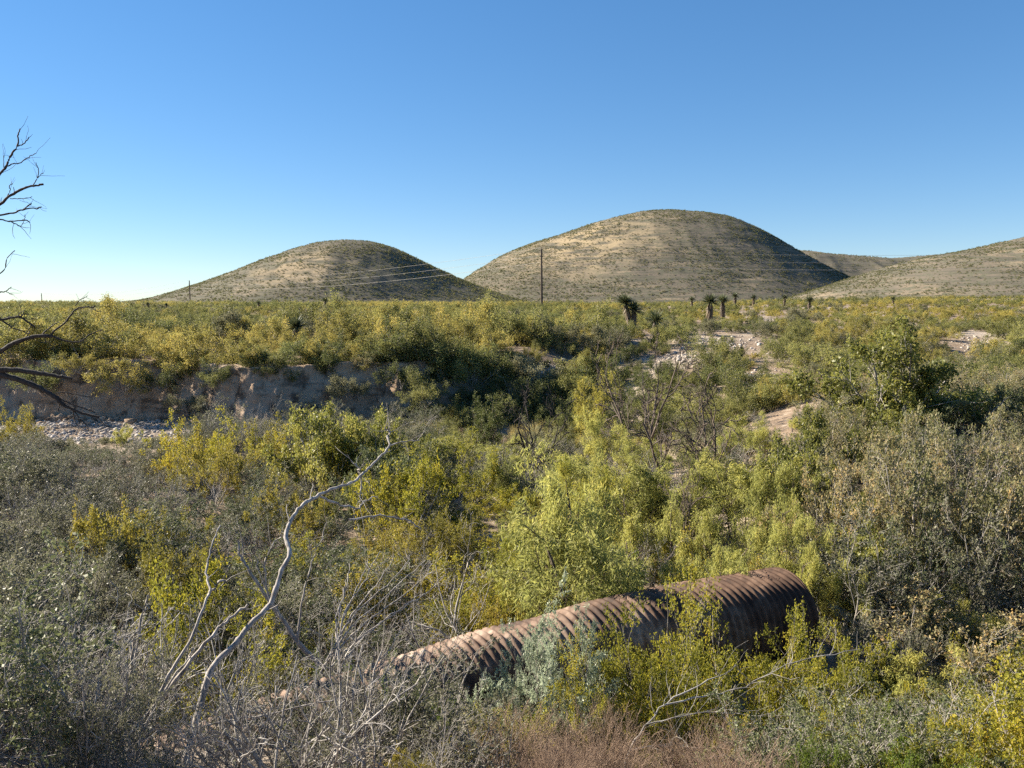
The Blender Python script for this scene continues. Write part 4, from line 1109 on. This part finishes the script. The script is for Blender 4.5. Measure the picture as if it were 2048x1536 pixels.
SHORT = dict(gl='grey twiggy brush', gd='dark green brush', ba='leafless grey shrub', th='thorny grey shrub', bp='pale leafless shrub', cr='yellow green bush', go='golden bush',
             me='light green mesquite', my='yellowing mesquite', ta='tan dry brush', ha='small olive shrub', sc='low grey scrub', so='low olive scrub', we='brown dry weed')
used_labels = set()
def side_label(short, base, hx, hy, D, lm=None):
    for (px, py, w, hD, lab) in sorted(lm or heroes, key=lambda h: (h[0] - hx) ** 2 + (h[1] - hy) ** 2)[:3]:
        dx, dy = hx - px, hy - py
        sides = ['left of' if dx < 0 else 'right of', 'behind' if D > hD else 'in front of']
        if abs(dx) < abs(dy): sides.reverse()
        for sd in sides:
            t = f'{short} {sd} the {lab}'
            if len(t.split()) <= 16 and t not in used_labels:
                used_labels.add(t); return t
    return base
rngf = random.Random(11)
def fill():
    y = 4.6
    n = 0
    while y < 47:
        step = 0.64 if y < 9 else (1.08 if y < 16 else 1.35)
        x = -0.74 * y - 1.5
        while x < 0.74 * y + 1.5:
            xx = x + rngf.uniform(-.5, .5) * step; yy = y + rngf.uniform(-.5, .5) * step
            x += step
            if yy > float(bank_edge(xx)) - 1.9 and xx < -3: continue
            if xx < -15 and yy > 35.5: continue
            if any((xx - a) ** 2 + (yy - b) ** 2 < (0.22 * w) ** 2 for a, b, w in taken): continue
            z = g1(xx, yy)
            # keep the pipe itself clear
            if -3.6 < xx < 5.0:
                yp = np.interp(xx, [p[0] for p in PIPE_PTS], [p[1] for p in PIPE_PTS])
                if abs(yy - yp) < 1.15: continue
            px, py, d = project((xx, yy, z + 1.6))
            key = rngf.choice(mix(px, py, yy).split())
            kind, lm, bk, nm, lab, grp = FILL[key]
            W = {'thorn': 2.2, 'grey': 2.1, 'bare': 2.0, 'bare_pale': 1.8, 'creosote': 1.7, 'mesquite': 2.9, 'tan': 2.4, 'hackberry': 2.4, 'scrub_d': 1.8, 'scrub_a': 1.9, 'weed': 1.3}[kind] * rngf.uniform(0.8, 1.3)
            if yy < 9: W *= 0.85
            elif yy < 22 and px < 950: W *= rngf.uniform(1.1, 1.55)
            elif yy < 24: W *= 1.15
            w0, h0 = PROTO[kind][0][2:]
            H = h0 * W / w0
            lim = ceil_px(px, yy)
            fw = W / yy * F
            for hx, hy, hw, hD, _ in (heroes if (yy > 8.0 or px > 900) and rngf.random() < 0.85 else ()):
                if hy < 1400 and yy < hD - 0.3 and abs(px - hx) < 0.42 * hw + 0.25 * fw: lim = max(lim, hy + 0.12 * hw)
            ok = False
            for _ in range(9):
                _, pt, _ = project((xx, yy, z + H))
                if pt >= lim: ok = True; break
                W *= 0.82; H *= 0.82
            if not ok or W < 0.4: continue
            if yy > 46.5: continue
            hpx, hpy, _ = project((xx, yy, z + 0.5 * H))
            lab = side_label(SHORT[key], lab, hpx, hpy, yy)
            plant(kind, (xx, yy, z), W, rngf.random() * 6.28, nm, lab, 'bush' if key != 'we' else 'weed', grp, leafm=lm, bark=bk)
            n += 1
        y += step
    print('fill', n)
fill()

# ------------------------------------------------------------------ scrub of the plain
BARE = [(1455, 690, 110, 28), (1370, 715, 50, 18), (1960, 690, 90, 26), (1100, 742, 40, 8), (1500, 755, 60, 16), (1350, 740, 40, 12), (1550, 640, 40, 6)]
rngp = np.random.default_rng(3)
pts = []
def lattice(y0, y1, step, kx=0.78):
    y = y0
    while y < y1:
        xs = np.arange(-kx * y - 4, kx * y + 4, step)
        X = xs + rngp.uniform(-.5, .5, len(xs)) * step; Y = y + rngp.uniform(-.5, .5, len(xs)) * step
        pts.append(np.stack([X, Y, np.full(len(xs), step)], -1))
        y += step
lattice(31, 43.5, 1.5); lattice(43.5, 75, 1.95); lattice(75, 170, 2.0); lattice(170, 420, 3.6); lattice(420, 640, 8.0)
P = np.concatenate(pts)
lx = np.arange(-44, -2, 0.95); lx = lx + rngp.uniform(-.4, .4, len(lx))
lip = np.stack([lx, bank_edge(lx) + rngp.uniform(0.15, 1.4, len(lx)), np.full(len(lx), 1.0)], -1)
P = np.concatenate([P, lip])
e = bank_edge(P[:, 0])
keep = np.where(P[:, 0] < -4, P[:, 1] > e + 0.1, (P[:, 1] > e - 5) | ((P[:, 0] > 0.02 * P[:, 1]) & (P[:, 1] > 31)))
P = P[keep]
G = ground(P[:, 0], P[:, 1])
fx = P[:, 1] * cp - (G - EYE) * sp
pxs = CX + F * P[:, 0] / fx; pys = CY - F * (P[:, 1] * sp + (G - EYE) * cp) / fx
for (bx, by, rx, ry) in BARE:
    k = ((pxs - bx) / rx) ** 2 + ((pys - by) / ry) ** 2 > rngp.uniform(0.5, 1.15, len(P))
    P, G, pxs, pys = P[k], G[k], pxs[k], pys[k]
for hx, hy, hw, hD, _ in heroes:
    if hD < 18: continue
    k = ~((np.abs(pxs - hx) < 0.5 * hw) & (P[:, 1] < hD + 0.5) & (pys < hy + 1.2 * hw))
    P, G, pxs, pys = P[k], G[k], pxs[k], pys[k]
dens = fbm(P[:, 0] * 0.05, P[:, 1] * 0.05, 77, 3)
far_thin = np.where(P[:, 1] > 170, 0.35, 0.0)
k = rngp.random(len(P)) > np.clip(0.12 - dens * 0.5, 0, 0.6) + far_thin
P, G, pxs, dens = P[k], G[k], pxs[k], dens[k]
W = np.where(P[:, 1] < 66, 1.5 + 4.0 * rngp.random(len(P)) ** 1.6, np.where(P[:, 1] < 100, rngp.uniform(1.1, 2.4, len(P)), rngp.uniform(1.1, 2.1, len(P))))
W = W * np.where(P[:, 1] > 170, 1.35, 1.0) * np.where(pxs > 1250, 0.8, 1.0) * np.where(P[:, 1] < 44, 0.75, 1.0)
tone = 1.3 * fbm(P[:, 0] * 0.07, P[:, 1] * 0.05, 91, 3) + rngp.normal(0, 0.22, len(P))
code = np.where(tone > 0.2, 1, np.where(tone < -0.30, 2, 0))
code = np.where(rngp.random(len(P)) < 0.10, 3, code)
code = np.where((pxs < 1250) & (P[:, 1] < 60) & (rngp.random(len(P)) < 0.10), 2, code)
order = np.argsort(P[:, 1])
PL = {0: ('olive_shrub', 'olive green shrub in the scrub on the plain beyond the wash', 'olive shrubs on the plain'),
      1: ('yellow_shrub', 'yellowing shrub in the scrub on the plain beyond the wash', 'yellowing shrubs on the plain'),
      2: ('dark_shrub', 'dark green shrub in the scrub on the plain beyond the wash', 'dark green shrubs on the plain'),
      3: ('grey_shrub', 'dull grey green shrub in the scrub on the plain beyond the wash', 'grey shrubs on the plain')}
LANDMARKS = [(px, pt + 20, 30, D, lab) for px, pt, D, lab in YUCCA_SPOTS] + [(h[0], h[1], h[2], h[3], h[4]) for h in heroes if h[3] > 20]
cnt = {0: 0, 1: 0, 2: 0, 3: 0}; rest = []
SRC = {}; SRCF = {}; farcnt = {0: 0, 1: 0, 2: 0, 3: 0}
for i in order:
    c = int(code[i])
    if cnt[c] < 230 and abs(P[i, 0]) < 0.70 * P[i, 1] and P[i, 1] < 110:
        cnt[c] += 1
        nm, lab, grp = PL[c]
        hpx, hpy, _ = project((P[i, 0], P[i, 1], G[i] + 0.7))
        lab = side_label(['olive shrub', 'yellowing shrub', 'dark green shrub', 'grey green shrub'][c], lab, hpx, hpy, P[i, 1], LANDMARKS)
        far_one = P[i, 1] > 66 and farcnt[c] < 2
        farcnt[c] += int(far_one)
        o = plant(('far_' if far_one else 'scrub_') + 'abcd'[c], (P[i, 0], P[i, 1], G[i]), W[i], random.random() * 6.28, nm, lab, 'shrub', grp, v=(farcnt[c] if far_one else cnt[c]) % 2, hs=random.uniform(0.85, 1.25))
        if far_one: SRCF[(c, farcnt[c] % 2)] = [q for q in o.children if q.name.startswith('foliage')][0]
        if cnt[c] <= 2: SRC[(c, cnt[c] % 2)] = [q for q in o.children if q.name.startswith('foliage')][0]
    else:
        rest.append(i)
rest = np.array(rest)

def scatter(name, V, scale, rz, pick, label, srcs):
    me = bpy.data.meshes.new(name)
    me.vertices.add(len(V)); me.vertices.foreach_set('co', np.asarray(V, np.float32).ravel())
    for an, ty, arr in (('size', 'FLOAT', scale), ('turn', 'FLOAT', rz), ('pick', 'INT', pick)):
        a = me.attributes.new(an, ty, 'POINT')
        a.data.foreach_set('value', np.asarray(arr, np.int32 if ty == 'INT' else np.float32))
    o = link(name, me)
    ng = bpy.data.node_groups.new(name, 'GeometryNodeTree')
    ng.interface.new_socket('Geometry', in_out='INPUT', socket_type='NodeSocketGeometry')
    ng.interface.new_socket('Geometry', in_out='OUTPUT', socket_type='NodeSocketGeometry')
    nd, lk = ng.nodes, ng.links
    gi = nd.new('NodeGroupInput'); go = nd.new('NodeGroupOutput')
    jn = nd.new('GeometryNodeJoinGeometry')
    for s in reversed(srcs):
        oi = nd.new('GeometryNodeObjectInfo'); oi.inputs['Object'].default_value = s
        oi.inputs['As Instance'].default_value = True; oi.transform_space = 'ORIGINAL'
        lk.new(oi.outputs['Geometry'], jn.inputs[0])
    def attr(n, t):
        a = nd.new('GeometryNodeInputNamedAttribute'); a.data_type = t; a.inputs[0].default_value = n
        return a.outputs[0]
    ip = nd.new('GeometryNodeInstanceOnPoints')
    ip.inputs['Pick Instance'].default_value = True
    lk.new(gi.outputs[0], ip.inputs['Points']); lk.new(jn.outputs[0], ip.inputs['Instance'])
    lk.new(attr('pick', 'INT'), ip.inputs['Instance Index'])
    cx = nd.new('ShaderNodeCombineXYZ'); lk.new(attr('turn', 'FLOAT'), cx.inputs[2])
    er = nd.new('FunctionNodeEulerToRotation'); lk.new(cx.outputs[0], er.inputs[0])
    lk.new(er.outputs[0], ip.inputs['Rotation'])
    lk.new(attr('size', 'FLOAT'), ip.inputs['Scale'])
    lk.new(ip.outputs[0], go.inputs[0])
    md = o.modifiers.new('scatter', 'NODES'); md.node_group = ng
    tag(o, label, None, None, 'stuff')
    return o

srcs = [SRC[(c, v)] for c in range(4) for v in range(2)] + [SRCF[(c, v)] for c in range(4) for v in range(2)]
def wscale(c, v, f): return PROTO[('far_' if f else 'scrub_') + 'abcd'[c]][v][2]
vv = rngp.integers(0, 2, len(rest)); isfar = P[rest, 1] > 130
sc = W[rest] / np.array([wscale(int(c), int(v), f) for c, v, f in zip(code[rest], vv, isfar)])
V = np.stack([P[rest, 0], P[rest, 1], G[rest]], -1)
scatter('scrub', V, sc, rngp.random(len(rest)) * 6.28, code[rest] * 2 + vv + 8 * isfar, 'low scrub covering the far plain up to the hills', srcs)

# scrub dotted over the hillsides
for key, n, smin, smax in (('a', 22000, 0.28, 0.95), ('b', 32000, 0.28, 1.0), ('c', 10000, 0.5, 1.7), ('d', 26000, 0.25, 0.85)):
    X, Y, Z, D = HILLS[key]
    ny, nx = X.shape
    u = rngp.random(n * 3) * (nx - 1.01); v = rngp.random(n * 3) * (ny * 0.72 - 1.01)
    i = u.astype(int); j = v.astype(int); fu = u - i; fv = v - j
    def bl(A): return A[j, i] * (1 - fu) * (1 - fv) + A[j, i + 1] * fu * (1 - fv) + A[j + 1, i] * (1 - fu) * fv + A[j + 1, i + 1] * fu * fv
    q = np.stack([bl(X), bl(Y), bl(Z)], -1)
    cl = fbm(q[:, 0] * 0.02, (q[:, 1] + q[:, 2] * 3) * 0.02, 300, 3) + fbm(q[:, 0] * 0.09, (q[:, 1] + q[:, 2] * 3) * 0.09, 310, 2) * 0.7
    kk = (cl > rngp.normal(-0.05, 0.3, len(cl))) & (q[:, 2] > ground(q[:, 0], q[:, 1]) + 0.3)
    q = q[kk][:n]
    q[:, 2] -= 0.05
    nn = len(q)
    s_ = rngp.uniform(smin, smax, nn) * 1.05
    big = rngp.random(nn) < 0.05; s_ = np.where(big, s_ * 1.6, s_)
    cpick = rngp.choice([3, 2, 3, 3, 2], nn)
    scatter('hillside_scrub', q, s_, rngp.random(nn) * 6.28, 8 + cpick * 2 + rngp.integers(0, 2, nn), 'small dark scrub dotted over a hillside', srcs)

# ------------------------------------------------------------------ golden shrubs and other single plants of the far bank
for kind, px, py, w, nm, lab, kw in [
    ('scrub_b', 930, 672, 130, 'golden_shrub', 'brightest golden topped shrub on the lip of the far bank', dict(D=50)),
    ('scrub_b', 1050, 655, 120, 'golden_shrub', 'golden shrub right of the brightest one on the plain', dict(D=56)),
    ('scrub_b', 1185, 695, 110, 'golden_shrub', 'orange gold shrub on the slope above the yellow willow', dict(D=50)),
    ('scrub_b', 165, 712, 120, 'golden_shrub', 'golden shrub hanging over the cut bank behind the dead branches', dict(D=43.5)),
    ('scrub_b', 245, 745, 120, 'golden_shrub', 'golden shrub hanging lower down the cut bank', dict(D=43.0)),
    ('scrub_c', 440, 740, 90, 'hanging_shrub', 'dark green shrub hanging down the middle of the cut bank', dict(D=43.2)),
    ('scrub_c', 640, 700, 150, 'hanging_shrub', 'dark shrub overhanging the cut bank right of the yucca', dict(D=45)),
    ('scrub_c', 325, 745, 110, 'hanging_shrub', 'dark shrub on the cut bank right of the hanging golden shrubs', dict(D=43.2)),
    ('scrub_a', 545, 735, 100, 'hanging_shrub', 'olive shrub hanging over the cut bank below the reddish trunked yucca', dict(D=43.4)),
    ('scrub_c', 800, 740, 120, 'hanging_shrub', 'dark shrub sagging down the right part of the cut bank', dict(D=43.0)),
    ('scrub_d', 700, 770, 90, 'hanging_shrub', 'grey shrub growing on the face of the cut bank', dict(D=42.6)),
    ('scrub_c', 60, 745, 120, 'hanging_shrub', 'dark shrub on the cut bank behind the dead tree limbs', dict(D=43.0)),
    ('scrub_d', 380, 800, 100, 'hanging_shrub', 'grey shrub at the foot of the cut bank above the gravel', dict(D=41.8)),
    ('scrub_a', 860, 775, 110, 'hanging_shrub', 'olive shrub at the foot of the cut bank near its right end', dict(D=41.5)),
    ('scrub_b', 915, 760, 90, 'yellow_shrub', 'yellow green shrub at the right end of the cut bank', dict(D=41)),
    ('scrub_a', 1110, 725, 120, 'olive_shrub', 'rounded olive shrub on the slope left of the orange gold one', dict(D=47)),
    ('scrub_a', 1450, 705, 130, 'olive_shrub', 'rounded olive shrub in front of the pale gravel slope', dict(D=44)),
    ('scrub_d', 1590, 615, 60, 'grey_shrub', 'round bluish grey shrub on the plain below the lone yucca', dict(D=85)),
    ('scrub_d', 730, 715, 50, 'reddish_shrub', 'small reddish dry shrub on top of the cut bank', dict(D=43.6, leafm='tan_leaf')),
]:
    kw = dict(kw); D = kw.pop('D')
    p = at(px, py, D); Wm = w / F * D
    h0, w0 = PROTO[kind][0][3], PROTO[kind][0][2]
    z = max(g1(p[0], D), p[2] - 0.55 * h0 * Wm / w0) if p[0] < -3 else g1(p[0], D)
    if p[0] < -3: z = p[2] - 0.55 * h0 * Wm / w0
    plant(kind, (p[0], D, z), Wm, random.random() * 6.28, nm, lab, 'shrub', None, **kw)

# ------------------------------------------------------------------ gravel, rocks, grass
def stones(name, n, region, smin, smax, label, seed, flat=0.6):
    rng = np.random.default_rng(seed)
    ico = np.array([[0, 0, 1], [.89, 0, .45], [.28, .85, .45], [-.72, .53, .45], [-.72, -.53, .45], [.28, -.85, .45], [.72, .53, -.45], [-.28, .85, -.45], [-.89, 0, -.45], [-.28, -.85, -.45], [.72, -.53, -.45], [0, 0, -1]])
    tri = np.array([[0, 1, 2], [0, 2, 3], [0, 3, 4], [0, 4, 5], [0, 5, 1], [1, 6, 2], [2, 7, 3], [3, 8, 4], [4, 9, 5], [5, 10, 1], [6, 7, 2], [7, 8, 3], [8, 9, 4], [9, 10, 5], [10, 6, 1], [11, 7, 6], [11, 8, 7], [11, 9, 8], [11, 10, 9], [11, 6, 10]])
    q = region(rng, n)
    n = len(q)
    s = smin + (smax - smin) * rng.random(n) ** 5
    V = ico[None] * (1 + rng.normal(0, 0.16, (n, 12, 1))) * s[:, None, None] * np.stack([rng.uniform(.7, 1.3, n), rng.uniform(.7, 1.3, n), rng.uniform(.45, .8, n)], -1)[:, None]
    a = rng.random(n) * 6.28
    c_, s_ = np.cos(a)[:, None], np.sin(a)[:, None]
    V = np.stack([V[..., 0] * c_ - V[..., 1] * s_, V[..., 0] * s_ + V[..., 1] * c_, V[..., 2]], -1)
    V = V + np.stack([q[:, 0], q[:, 1], ground(q[:, 0], q[:, 1]) + s * 0.2], -1)[:, None]
    T = (tri[None] + (np.arange(n) * 12)[:, None, None]).reshape(-1, 3)
    o = link(name, mesh_from(name, V.reshape(-1, 3), T, M['stone']))
    tag(o, label, None, None, 'stuff')
def reg_wash(rng, n):
    q = np.stack([rng.uniform(-34, -9, n), rng.uniform(34.5, 43.6, n)], -1)
    return q[q[:, 1] < bank_edge(q[:, 0]) - 2.0 + rng.uniform(-.3, .3, n)]
def reg_px(ells):
    def f(rng, n):
        out = []
        for (bx, by, rx, ry) in ells:
            m = n // len(ells)
            a, r = rng.random(m) * 6.28, np.abs(rng.normal(0, 0.7, m))
            for ang, rr in zip(a, r):
                px, py = bx + math.cos(ang) * rr * rx, by + math.sin(ang) * rr * ry
                D = 6.0
                d = ray(px, py)
                DD = np.arange(30, 130, 0.5); kk = DD / d[1]
                zz = EYE + d[2] * kk; gg = ground(d[0] * kk, DD)
                i = np.argmax(zz <= gg)
                if zz[i] <= gg[i]: out.append((d[0] * kk[i], DD[i] + rng.uniform(-.3, .3)))
        return np.array(out)
    return f
stones('gravel', 12000, reg_wash, 0.03, 0.15, 'pale gravel on the bed of the dry wash', 5)
stones('rubble', 3000, reg_px([(1455, 690, 115, 30), (1370, 715, 60, 20), (1960, 690, 95, 28), (1500, 757, 60, 18), (1100, 742, 45, 10)]), 0.03, 0.17, 'pale stones strewn over the bare slopes', 6)

def reg_foot(rng, n):
    x = rng.uniform(-40, -4, n)
    return np.stack([x, bank_edge(x) - 1.7 - np.abs(rng.normal(0, 0.7, n))], -1)
SM = M['stone']; M['stone'] = M['bank']
stones('fallen_earth', 1500, reg_foot, 0.04, 0.4, 'crumbled earth clods at the foot of the cut bank', 9)
M['stone'] = SM

def grass_tuft(px, py, D, w, label):
    rng = np.random.default_rng(int(px + py))
    p = at(px, py, D); W_ = w / F * D
    root = empty('grass_tuft', (p[0], D, g1(p[0], D)))
    tag(root, label, 'grass', 'straw coloured grass tufts in the wash')
    n = 900
    th = rng.random(n) * 6.28; r = np.sqrt(rng.random(n)) * W_ / 2
    b = np.stack([np.cos(th) * r, np.sin(th) * r * 0.8, np.zeros(n)], -1)
    d = nrm(np.stack([rng.normal(0, .35, n), rng.normal(0, .35, n), np.ones(n)], -1))
    side = nrm(np.cross(d, rng.normal(size=(n, 3)))) * 0.012
    l = rng.uniform(.3, .8, (n, 1)); t = b + d * l + np.stack([rng.normal(0, .1, n), rng.normal(0, .1, n), -0.05 * np.ones(n)], -1)
    Vv = np.stack([b - side, b + side, t + side * .2, t - side * .2], 1)
    link('blades', mesh_from('grass_blades', Vv.reshape(-1, 3), np.arange(n * 4).reshape(n, 4), M['straw']), root)
for px, py, D, w, lab in [(1130, 795, 37, 90, 'straw yellow grass patch left of the yellow willow'), (1060, 800, 38, 80, 'pale straw grass patch near the bare dark tree'),
                          (860, 800, 39, 60, 'straw grass at the foot of the cut bank end'), (1100, 770, 40, 70, 'straw grass higher on the slope left of the willow'),
                          (700, 715, 44.5, 40, 'small straw grass tuft on the lip of the cut bank')]:
    grass_tuft(px, py, D, w, lab)

# driftwood on the far slope
ln = []
pxline(ln, [(1455, 778), (1490, 765), (1530, 762), (1560, 772)], 36, 36.5, 0.10, 0.05, wob=0.02)
pxline(ln, [(1470, 770), (1500, 752), (1520, 735)], 36, 36.2, 0.05, 0.02, wob=0.02)
pxline(ln, [(1500, 764), (1540, 775), (1590, 768)], 36, 36.4, 0.05, 0.02, wob=0.02)
b0 = at(1500, 770, 36); b0[2] = g1(b0[0], 36)
for i in range(len(ln)):
    C, r_, k_ = ln[i]; C[:, 2] += b0[2] + 0.25 - at(1500, 766, 36)[2]
make_wood('driftwood', ln, b0, 'grey fallen logs lying on the pale slope right of the bare trees', 'log', 'grey_bark')
